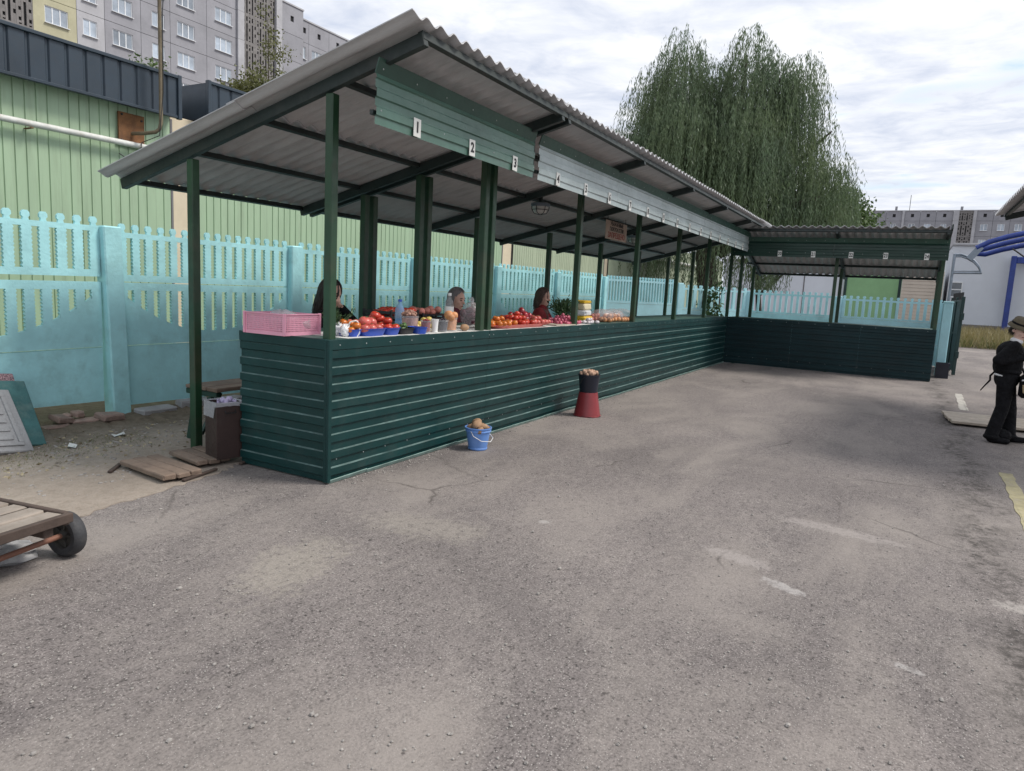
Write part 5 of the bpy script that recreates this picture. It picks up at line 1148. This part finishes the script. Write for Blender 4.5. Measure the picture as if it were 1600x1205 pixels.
def bottle(label, x, y, h, r, mat, cap, capm=None):
    t = thing('bottle', label, 'bottle', (x, y, Z + .003), 0, 'bottles on the counter')
    obj('body', MB().lathe([(.0005, .0), (r * .9, 0), (r, .01), (r, h * .28), (r * .93, h * .32), (r, h * .36), (r, h * .66), (r * .8, h * .76), (r * .38, h * .88), (r * .36, h * .93), (.0005, h * .935)], n=18, close=False), mat, t, 50)
    obj('cap', MB().lathe([(r * .42, h * .93), (r * .42, h), (r * .38, h * 1.005)], n=14), cap, t, 40); obj('label_band', MB().lathe([(r * 1.012, h * .40), (r * 1.012, h * .62)], n=18, close=False), capm or 'white_plastic', t, 60); return t
bottle('clear water bottle with dark blue cap behind the tomatoes', 1.30, .40, .27, .042, 'water_blue', 'blue_plastic', 'clear_plastic'); bottle('pale plastic bottle in front of the second vendor', 2.02, .36, .34, .045, 'clear_plastic', 'white_plastic')
# nut bag, jars, tubs
def sackful(label, c, r, h, mat_b, meshes, lab2, cat2, grp, n, tub='clear_plastic', rim=1.15, top=.05):
    t = thing('tub', label, 'tub', (c[0], c[1], Z + .003), 0, 'filled tubs on the counter'); obj('body', bucket_mb(r * .86, r, h, .003, .004), tub, t, 40)
    obj('fill', MB().lathe([(.0005, .008), (r * .84, .01), (r * .955, h * .86), (.0005, h * .9)], n=18, close=False), mat_b, t, 60)
    for i in range(n):
        a = random.uniform(0, 6.28); rr = r * .85 * math.sqrt(random.random()); o = put(lab2.split()[-1] if False else grp[1], meshes[i % 3], None, (c[0] + rr * math.cos(a), c[1] + rr * math.sin(a), Z + h * .93 + top * (1 - (rr / r) ** 2) + random.uniform(-.006, .006)), (random.random() * 6, random.random() * 6, a), random.uniform(.8, 1.15)); tag(o, lab2, cat2, grp[0])
    return t
nut = prod('nut_m', 'nut', .016, (1.2, .9, .8), .12, n=7, m=5); be = prod('berry_m', 'berry_red', .010, (1, 1, 1), 0, n=7, m=5); bd_ = prod('berry_d', 'berry_dark', .009, (1, 1, 1), 0, n=7, m=5); pe = prod('peach_y', 'peach', .034, (1.05, 1.05, 1), .03); ay = prod('apple_y', 'apple_yellow', .034, (1.05, 1.05, .95), .03)
sackful('clear bag of shelled beans behind the smallest blue tub', (1.215, .22), .075, .14, 'nut', nut, 'pinkish bean heaped in the clear bag', 'bean', ('beans in the clear bag', 'bean'), 60, 'film_clear', top=.05)
sackful('glass jar of dark red berries by the counter edge', (1.285, .10), .045, .105, 'berry_red', be, 'dark red berry heaped in the glass jar', 'berry', ('berries in the glass jar', 'berry'), 30, top=.012)
t = thing('cup', 'tall plain white plastic cup between jar and grey tub', 'cup', (1.405, .09, Z + .003)); obj('body', bucket_mb(.026, .033, .115, .002, .003), 'white_plastic', t, 40); obj('base_ring', MB().lathe([(.0265, .0), (.0285, .002), (.0285, .008), (.027, .01)], n=18, close=False), 'white_plastic', t)
sackful('grey translucent tub of dark blue berries', (1.535, .11), .062, .105, 'berry_dark', bd_, 'dark blue berry heaped in the grey tub', 'berry', ('berries in the grey tub', 'berry'), 40, top=.014)
sackful('clear tub of peaches left of the big bag of beets', (1.70, .12), .06, .125, 'peach', pe, 'yellow peach heaped in the clear tub', 'peach', ('peaches in the clear tub', 'peach'), 7, top=.045)
heap('apple', ay, 'yellow apple lying behind the grey tub', 'apple', 'loose yellow apples', (1.62, .28, Z + .04), [(-.12, 0, 0), (-.04, .02, 0), (.03, 0, .0), (-.08, .03, .05), (0, .03, .055)])
heap('apple', ay, 'pale yellow apple behind the jar of red berries', 'apple', 'pale apples behind the jar', (1.36, .26, Z + .035), [(-.05, 0, 0), (.02, .01, 0), (-.02, .03, .05), (.07, .02, .02)])
t = thing('produce_bag', 'large clear bag of dark beets beside the double post', 'bag', (2.27, .26, Z + .003)); 
obj('bag', crumple(.125, 31, (.95, .85, 1.05), .07), 'film_thin', t, 179, loc=(0, 0, .125)); obj('knot', MB().tube([(0, 0, .24), (.01, 0, .27), (-.01, .01, .29)], [.012, .02, .03], 8), 'film', t)
bt = prod('beet_m', 'beet', .036, (1, 1, 1.1), .06)
for i in range(26):
    a = random.uniform(0, 6.28); rr = .085 * math.sqrt(random.random()); z = random.uniform(.04, .19); o = put('beet', bt[i % 3], None, (2.27 + rr * math.cos(a), .26 + rr * math.sin(a), Z + z), (a, a * 2, a), random.uniform(.8, 1.1)); tag(o, 'dark beet inside the large clear bag', 'beet', 'beets in the clear bag')
o = obj('potato', lump(.04, 77, 10, 8, .05, (1.3, 1, .8)), 'potato', smooth=179, loc=(1.86, .07, Z + .034)); tag(o, 'lone grey potato lying between peaches and beet bag', 'potato')
# second vendor's and third vendor's produce
tray('long flat pale red tray of tomatoes behind the double post', 2.38, 3.62, .03, .36, .035, 'pale_red')
heap('tomato', prod('tom_o2', 'tomato_orange', .030, (1.1, 1.1, .92), .03, True), 'orange tomato at the left end of the pale red tray', 'tomato', 'orange tomatoes in the long tray', (2.66, .18, Z + .055), mound(60, .26, .15, .02, .062, 1), True)
heap('tomato', prod('tom_r2', 'tomato_red', .031, (1.12, 1.12, .9), .03, True), 'red tomato in the middle of the pale red tray', 'tomato', 'red tomatoes in the long tray', (3.10, .19, Z + .06), mound(60, .24, .15, .06, .064, 2), True)
heap('tomato', prod('tom_p2', 'tomato_pink', .031, (1.1, 1.1, .9), .03, True), 'pink tomato at the right end of the pale red tray', 'tomato', 'pink tomatoes in the long tray', (3.45, .12, Z + .055), mound(40, .17, .10, .04, .062, 3), True)
pk = prod('pepper_m', 'pepper_dark', .036, (1.0, 1.0, 1.25), .08)
heap('pepper', pk, 'dark red pepper on the heap before the third vendor', 'pepper', 'dark red peppers', (3.55, .38, Z + .06), mound(60, .32, .14, .07, .070, 4))
t = thing('cutting_board', 'pale board under the radishes on the counter', 'board', (4.02, .12, Z + .003)); obj('board', MB().cbox(-.28, .28, -.11, .11, 0, .012, .004), 'wood_pale', t); obj('edge_strip', MB().cbox(-.28, -.25, -.11, .11, .0125, .016, .002), 'wood_grey', t)
rd = prod('radish_m', 'radish', .021, (1, 1, 1.25), .05); ga = prod('garlic_m', 'garlic', .024, (1, 1, .85), .08)
heap('radish', rd, 'pink radish heaped right of the peppers', 'radish', 'radishes', (4.35, .22, Z + .025), mound(110, .34, .16, .075, .045, 5))
heap('garlic', ga, 'white garlic bulb on the counter beyond the third post', 'garlic', 'garlic bulbs', (4.98, .12, Z + .022), mound(22, .17, .08, .03, .05, 6))
for i, (x, y, z, mt, lab) in enumerate(((5.30, .34, 0, 'yellow_pack', 'bright yellow packet lowest in the stack beyond the third post'), (5.32, .36, .085, 'film_white', 'pale translucent packet in the middle of the packet stack'), (5.34, .38, .165, 'cream_pack', 'cream tub of the packet stack'), (5.35, .39, .255, 'yellow_pack', 'small yellow packet topmost of the stack'))):
    h = (.085, .08, .09, .045)[i]; mb = MB(); mb.cbox(-.13, .13, -.08, .08, 0, h - .003, .022); qq = random.Random(i); mb.v = [(a + qq.uniform(-.006, .006), b + qq.uniform(-.006, .006), c) for a, b, c in mb.v]
    o = obj('packet', mb, mt, loc=(x, y, Z + z), rot=(0, 0, R(qq.uniform(-8, 8)))); tag(o, lab, 'packet', 'stacked packets')
heap('peach', pe, 'peach in the long row of bagged fruit', 'peach', 'bagged peaches', (6.15, .24, Z + .036), mound(80, .50, .15, .06, .070, 7))
heap('plum', prod('plum_m', 'pinkish', .033, (1, 1, 1.05), .04), 'pinkish fruit at the left of the bagged peaches', 'fruit', 'pinkish bagged fruit', (5.72, .40, Z + .036), mound(40, .30, .12, .06, .068, 8))
for i, x in enumerate((5.75, 6.15, 6.55)):
    o = obj('film_bag', crumple(.18, 60 + i, (1.1, .95, .52), .05), 'film_thin', smooth=179, loc=(x, .25, Z + .09)); tag(o, ('left', 'middle', 'right')[i] + ' clear film bag around the row of peaches', 'bag', 'clear bags over the peaches')
t = thing('crate', 'orange plastic crate at the right edge beyond the person in black', 'crate', (11.75, -5.72, 0)); obj('tub', MB().box(-.2, .2, -.15, .15, 0, .01).box(-.2, .2, -.15, -.14, .01, .2).box(-.2, .2, .14, .15, .01, .2).box(-.2, -.19, -.14, .14, .01, .2).box(.19, .2, -.14, .14, .01, .2), 'orange_plastic', t); obj('rim', MB().box(-.21, -.201, -.15, .16, .17, .205).box(-.201, .21, .151, .16, .17, .205), 'orange_plastic', t)
# ================================================================ PEOPLE
def figure_mesh(name, prims, mats, voxel=.008, smooth=6):
    """one continuous skin: overlapping tapered limbs and masses fused by voxel remeshing; material by nearest mass.
    prims: ('c', p0, p1, r0, r1, mat) tapered capsule or ('e', centre, radii, euler, mat) ellipsoid"""
    mb = MB()
    for p in prims:
        if p[0] == 'c':
            a, b = Vector(p[1]), Vector(p[2]); d = (b - a); L = d.length; d.normalize(); pts = []; rs = []
            for k in range(5): t = -math.pi / 2 + math.pi / 2 * k / 4; pts.append(a + d * p[3] * math.sin(t)); rs.append(max(.0006, p[3] * math.cos(t)))
            for k in range(1, 5): t = math.pi / 2 * k / 4; pts.append(b + d * p[4] * math.sin(t)); rs.append(max(.0006, p[4] * math.cos(t)))
            mb.tube(pts, rs, 16)
        else: mb.ell(p[1], p[2], 20, 14, 0, Euler(p[3]).to_matrix().to_4x4())
    me = mb.mesh('tmp'); o = bpy.data.objects.new('tmp', me); COL.objects.link(o)
    md = o.modifiers.new('r', 'REMESH'); md.mode = 'VOXEL'; md.voxel_size = voxel
    if smooth: ms = o.modifiers.new('s', 'SMOOTH'); ms.iterations = smooth; ms.factor = .5
    dg = bpy.context.evaluated_depsgraph_get(); out = bpy.data.meshes.new_from_object(o.evaluated_get(dg)); out.name = name
    bpy.data.objects.remove(o); bpy.data.meshes.remove(me)
    out.materials.clear()
    for m_ in mats: out.materials.append(MATS[m_])
    n = len(out.polygons); C = np.zeros(n * 3, np.float32); out.polygons.foreach_get('center', C); C = C.reshape(-1, 3); best = np.full(n, 1e9); idx = np.zeros(n, np.int32)
    for p in prims:
        if p[0] == 'c':
            a, b = np.array(p[1], float), np.array(p[2], float); ab = b - a; t = np.clip(((C - a) @ ab) / (ab @ ab + 1e-12), 0, 1); d = np.linalg.norm(C - a - t[:, None] * ab, axis=1) - (p[3] + (p[4] - p[3]) * t); m_ = p[5]
        else:
            Rm = np.array(Euler(p[3]).to_matrix()); q = (C - np.array(p[1])) @ Rm; rr = np.array(p[2]); k = np.linalg.norm(q / rr, axis=1); d = (k - 1) * rr.min() * 1.0; m_ = p[4]
        w_ = d < best; best[w_] = d[w_]; idx[w_] = mats.index(m_)
    out.polygons.foreach_set('material_index', idx); out.polygons.foreach_set('use_smooth', [True] * n); out.update(); return out
def hand(base, d, up, mat, s=1.0, curl=.5, side=1):
    """palm, four unequal bent fingers and a thumb leaving the side of the palm"""
    base, d, up = Vector(base), Vector(d).normalized(), Vector(up).normalized(); sd_ = d.cross(up).normalized() * side; up = sd_.cross(d).normalized() * side; P = []
    P.append(('c', base, base + d * .045 * s, .019 * s, .021 * s, mat)); P.append(('c', base + sd_ * .016 * s + d * .012 * s, base + sd_ * .020 * s + d * .07 * s, .014 * s, .013 * s, mat)); P.append(('c', base - sd_ * .016 * s + d * .012 * s, base - sd_ * .020 * s + d * .068 * s, .014 * s, .013 * s, mat)); P.append(('c', base + d * .03 * s, base + d * .073 * s, .016 * s, .015 * s, mat))
    for i, (o_, L) in enumerate(((.027, .062), (.009, .072), (-.009, .067), (-.026, .052))):
        k = base + sd_ * o_ * s + d * .076 * s; d2 = (d * math.cos(curl) - up * math.sin(curl)).normalized(); k2 = k + d2 * L * .5 * s; d3 = (d * math.cos(curl * 2.1) - up * math.sin(curl * 2.1)).normalized(); k3 = k2 + d3 * L * .55 * s
        P += [('c', k, k2, .0088 * s, .008 * s, mat), ('c', k2, k3, .008 * s, .0066 * s, mat)]
    b = base + sd_ * .026 * s + d * .02 * s; t1 = b + (sd_ * .75 + d * .6 - up * .2).normalized() * .035 * s; t2 = t1 + (sd_ * .2 + d * .9 - up * .4).normalized() * .030 * s
    P += [('c', b, t1, .012 * s, .010 * s, mat), ('c', t1, t2, .010 * s, .008 * s, mat)]; return P
def head_prims(c, mat, yaw=0, pitch=0, s=1.0):
    """face looking along +x turned by yaw; skull, jaw, nose, brow, ears"""
    Rt = Matrix.Rotation(yaw, 3, 'Z') @ Matrix.Rotation(pitch, 3, 'Y'); e = Rt.to_euler(); c = Vector(c); W = lambda x, y, z: tuple(c + Rt @ Vector((x * s, y * s, z * s)))
    ee = tuple(e)
    return [('e', W(0, 0, .02), (.097 * s, .076 * s, .10 * s), ee, mat), ('e', W(.028, 0, -.045), (.066 * s, .058 * s, .072 * s), ee, mat), ('e', W(.066, 0, -.088), (.026 * s, .028 * s, .024 * s), ee, mat),
            ('c', W(.090, 0, .005), W(.112, 0, -.028), .010 * s, .014 * s, mat), ('e', W(.083, 0, .022), (.018 * s, .048 * s, .012 * s), ee, mat), ('e', W(.088, 0, -.060), (.012 * s, .024 * s, .010 * s), ee, mat),
            ('e', W(.062, .040, -.025), (.024 * s, .020 * s, .024 * s), ee, mat), ('e', W(.062, -.040, -.025), (.024 * s, .020 * s, .024 * s), ee, mat),
            ('e', W(-.002, .077, -.015), (.020 * s, .009 * s, .032 * s), ee, mat), ('e', W(-.002, -.077, -.015), (.020 * s, .009 * s, .032 * s), ee, mat)], W, Rt
def face_parts(t, W, s=1.0):
    for sg in (1, -1): obj('eye', MB().ell((0, 0, 0), (.008 * s, .012 * s, .007 * s), 10, 7), 'eye', t, 179, loc=W(.086, sg * .031, .002)); obj('eyebrow', MB().tube([W(.092, sg * .015, .024), W(.093, sg * .032, .028), W(.082, sg * .05, .022)], [.004, .005, .003], 6), 'hair_dark', t)
    obj('mouth', MB().tube([W(.090, .022, -.062), W(.0985, .0, -.059), W(.090, -.022, -.062)], [.003, .0055, .003], 6), 'lip', t)
def hair_mesh(c, Rt, s, cover, strands, mat, length, seed, thick=.0055):
    """scalp cap plus many short locks lying along it"""
    q = random.Random(seed); mb = MB(); c = Vector(c)
    for i in range(strands):
        for _ in range(30):
            a = q.uniform(0, 2 * math.pi); u = q.uniform(-.55, 1); h = math.sqrt(1 - u * u); d = Vector((h * math.cos(a), h * math.sin(a), u))
            if cover(d): break
        az = math.atan2(d.y, d.x); el = math.asin(max(-1, min(1, d.z))); L = length * q.uniform(.7, 1.1); pts = []; rs = []; ps = None; k = q.uniform(1.0, 1.07); dz = 0
        for i2 in range(8):
            if el > -.35 or ps is None: w_ = Vector((math.cos(el) * math.cos(az) * .103, math.cos(el) * math.sin(az) * .083, math.sin(el) * .106 + .022)) * s * k; el -= (L / 7) / .10
            else: w_ = ps + Vector((q.uniform(-.006, .004), q.uniform(-.004, .004), -L / 7))
            az += q.uniform(-.06, .06); ps = w_; pts.append(c + Rt @ w_); rs.append(thick * s * (1 - .8 * (i2 / 7) ** 2) + .0008)
        mb.tube(pts, rs, 5)
    mb.ell(c + Rt @ Vector((-.014, 0, .040)) * s, (.098 * s, .0805 * s, .090 * s), 20, 12, .02, Rt.to_4x4(), seed)
    return mb
def vendor(label, loc, rz, top, skin, hairm, hair_len, cover, strands, yaw, pitch, arm, trousers='cloth_blue', head_off=(.03, 0, 1.315), sc=1.0, lean=.10):
    t = thing('person', label, 'person', loc, rz); mats = [top, skin, trousers, 'cloth_black']
    hc = Vector(head_off); P = []
    P += [('e', (-.02, 0, .60), (.15, .19, .13), (0, 0, 0), trousers), ('e', (0, 0, .76), (.135, .175, .18), (0, R(6), 0), top), ('e', (lean * .3, 0, .97), (.145, .205, .21), (0, R(10), 0), top), ('c', (lean * .5, .145, 1.115), (lean * .5, -.145, 1.115), .076, .076, top), ('c', (lean * .55, 0, 1.13), (hc.x - .02, 0, hc.z - .10), .060, .052, skin), ('c', (lean * .4, 0, 1.13), (lean * .6, 0, 1.185), .092, .064, top)]
    for sg in (1, -1):
        P += [('c', (-.02, sg * .09, .58), (.40, sg * .11, .56), .095, .070, trousers), ('c', (.40, sg * .11, .56), (.40, sg * .11, .12), .066, .048, trousers), ('c', (.39, sg * .11, .045), (.54, sg * .12, .04), .042, .036, 'cloth_black')]
    for sg, el, wr in ((-1, arm[0], arm[1]), (1, arm[2], arm[3])):
        sh = Vector((lean * .5, sg * .19, 1.105)); P += [('c', sh, el, .070, .056, top), ('c', el, wr, .054, .038, top)]
        d = (Vector(wr) - Vector(el)).normalized(); P += hand(Vector(wr) + d * .012, d, (0, 0, 1) if abs(d.z) < .8 else (-1, 0, 0), skin, .95, .5, -sg)
    hp, W, Rt = head_prims(hc, skin, yaw, pitch); P += hp
    put('body', figure_mesh('body', P, mats, .0085, 5), t); face_parts(t, W)
    obj('hair', hair_mesh(hc, Rt, 1.0, cover, strands, hairm, hair_len, 3), hairm, t, 60); t.scale = (1.07, 1.07, 1.07); return t
front_free = lambda d: d.x < .22 and not (d.x > .0 and d.z < -.1)
vendor('seated vendor with long dark hair and black top, hand at chin, behind the corner post', (1.16, 1.17, -.08), R(-70), 'cloth_black', 'skin', 'hair_dark', .22, front_free, 420, R(-12), R(14), ((.20, -.25, 1.05), (.44, -.17, 1.10), (.22, .12, 1.075), (.155, .03, 1.20)), lean=.10, head_off=(.05, 0, 1.325))
vendor('seated grey haired vendor in maroon top behind the pale bottle', (3.36, 1.24, -.105), R(-80), 'cloth_maroon', 'skin', 'hair_grey', .085, front_free, 380, R(-10), R(8), ((.14, -.26, .90), (.34, -.20, 1.06), (.14, .26, .90), (.34, .16, 1.06)), head_off=(.06, 0, 1.315))
v3 = vendor('seated vendor in dark red jacket with brown hair and patterned scarf', (5.62, 1.22, -.07), R(-78), 'cloth_red', 'skin', 'hair_brown', .16, front_free, 400, R(-6), R(6), ((.16, -.27, .92), (.36, -.20, 1.07), (.16, .27, .92), (.36, .16, 1.07)), head_off=(.06, 0, 1.33))
mb = MB()
for k in range(3): mb.tube([(math.cos(a) * (.078 + .006 * k) + .055, math.sin(a) * (.074 + .006 * k), 1.155 - .022 * k + .012 * math.sin(3 * a + k)) for a in np.linspace(0, 2 * math.pi, 24)], .019, 8, False)
mb.tube([(.12, -.04, 1.13), (.15, -.06, 1.05), (.16, -.07, .94)], [.022, .03, .034], 8); obj('scarf', mb, 'scarf', v3, 60)
# the standing person in black
def standing():
    t = thing('person', 'person in loose black clothes and olive bucket hat looking at a phone', 'person', (5.96, -4.63, .004), R(-97)); k = 'cloth_black'; s = 'skin_pale'; P = []
    P += [('e', (-.01, 0, .735), (.125, .155, .13), (0, 0, 0), k), ('e', (-.02, 0, .89), (.145, .165, .17), (0, R(5), 0), k), ('e', (-.015, 0, 1.03), (.135, .17, .13), (0, R(14), 0), k), ('c', (.02, .125, 1.105), (.02, -.125, 1.105), .058, .058, k), ('c', (.02, 0, 1.12), (.05, 0, 1.21), .055, .046, s), ('e', (.03, 0, 1.165), (.066, .066, .030), (0, R(18), 0), 'cloth_white')]
    for sg, kx, fx_ in ((1, .055, .085), (-1, -.01, -.075)):
        P += [('c', (-.01, sg * .085, .70), (kx, sg * .10, .40), .092, .070, k), ('c', (kx, sg * .10, .40), (fx_, sg * .115, .085), .070, .074, k), ('e', (fx_, sg * .115, .065), (.082, .08, .04), (0, 0, 0), k), ('c', (fx_ + .0, sg * .12, .035), (fx_ + .15, sg * .135, .032), .040, .034, 'cloth_black')]
    P += [('e', (-.055, -.03, .768), (.085, .115, .010), (0, R(4), 0), 'cloth_white')]
    P += [('e', (-.01, 0, .82), (.135, .165, .05), (0, R(4), 0), k)]
    for sg, el, wr in ((1, (-.03, .235, .93), (.17, .10, 1.0)), (-1, (-.10, -.225, .945), (.17, -.085, 1.0))):
        P += [('c', (.02, sg * .165, 1.10), el, .066, .066, k), ('c', el, wr, .064, .044, k)]
        e_, w_ = Vector(el), Vector(wr); d = (w_ - e_).normalized(); P += [('c', w_ + d * .008, w_ + d * .034, .036, .033, 'cloth_white')]; P += hand(w_ + d * .045, d + Vector((.15, -sg * .15, .25)), (-.4, 0, 1), s, .88, .75, -sg)
    hc = (.04, 0, 1.292); hp, W, Rt = head_prims(hc, s, R(-42), R(20), .95); P += hp
    put('body', figure_mesh('body', P, [k, s, 'cloth_white'], .0075, 5), t); face_parts(t, W, .9)
    obj('hair', hair_mesh(hc, Rt, .90, lambda d: d.x < .1 and d.z < .5, 220, 'hair_dark', .06, 8, .005), 'hair_dark', t, 60)
    Mh = Matrix.Translation(Vector(hc)) @ Rt.to_4x4() @ Matrix.Translation((-.008, 0, .0))
    hat = obj('hat', MB().lathe([(.132, .022), (.130, .034), (.120, .055), (.102, .066), (.098, .085), (.090, .125), (.078, .140), (.0005, .146)], n=28, close=False).xf(Mh @ Matrix.Diagonal((.98, .86, .92, 1))), 'hat_olive', t, 60)
    obj('hat_band', MB().lathe([(.1045, .066), (.102, .088)], n=28, close=False).xf(Mh @ Matrix.Diagonal((.98, .86, .92, 1))), 'cloth_black', hat, 60)
    obj('strap_end', MB().tube([(-.13, .05, .80), (-.17, .06, .74), (-.165, .05, .69), (-.21, .05, .62), (-.245, .05, .56)], [.010, .012, .011, .008, .006], 6), 'cloth_black', t)
standing()
M_h = RZ(R(-97), (5.96, -4.63, .004))
p_ = M_h @ Vector((.275, .0, 1.09)); t = thing('phone', 'dark smartphone held in the hands of the person in the hat', 'phone', tuple(p_), R(-97)); obj('case', MB().cbox(-.006, .004, -.036, .036, -.06, .07, .003), 'black_plastic', t, rot=(0, R(-38), 0)); obj('screen', MB().cbox(-.0085, -.0062, -.032, .032, -.055, .065, .001), 'glass', t, rot=(0, R(-38), 0))
p_ = M_h @ Vector((.17, -.02, .64)); t = thing('shoulder_bag', 'black shoulder bag hanging in front of the person in the hat', 'bag', tuple(p_), R(-97))
mb = MB(); mb.cbox(-.06, .10, -.15, .15, -.10, .16, .045); obj('body', mb, 'cloth_black', t, 60); obj('flap', MB().cbox(.10, .115, -.14, .14, .02, .16, .006), 'cloth_black', t); obj('strap', MB().tube([(-.02, .13, .15), (-.10, .16, .30), (-.17, .14, .46)], .012, 6), 'cloth_black', t); obj('buckle_cord', MB().tube([(.09, -.155, .06), (.11, -.17, -.02), (.08, -.165, -.07)], .012, 6).tube([(-.02, -.152, .05), (-.01, -.168, -.03), (.03, -.16, -.06)], .010, 6), 'tan_strap', t); obj('button', MB().ell((.03, -.155, .12), (.012, .008, .012), 8, 6).ell((-.03, -.155, .10), (.012, .008, .010), 8, 6), 'cloth_white', t)
p_ = M_h @ Vector((.02, -.02, .0)); o = obj('cloth_bag', MB().ell((0, 0, .075), (.10, .10, .075), 16, 10, .15, seed=9), 'cloth_black', smooth=179, loc=tuple(p_)); tag(o, 'slumped black bag on the asphalt between the feet of the person', 'bag')
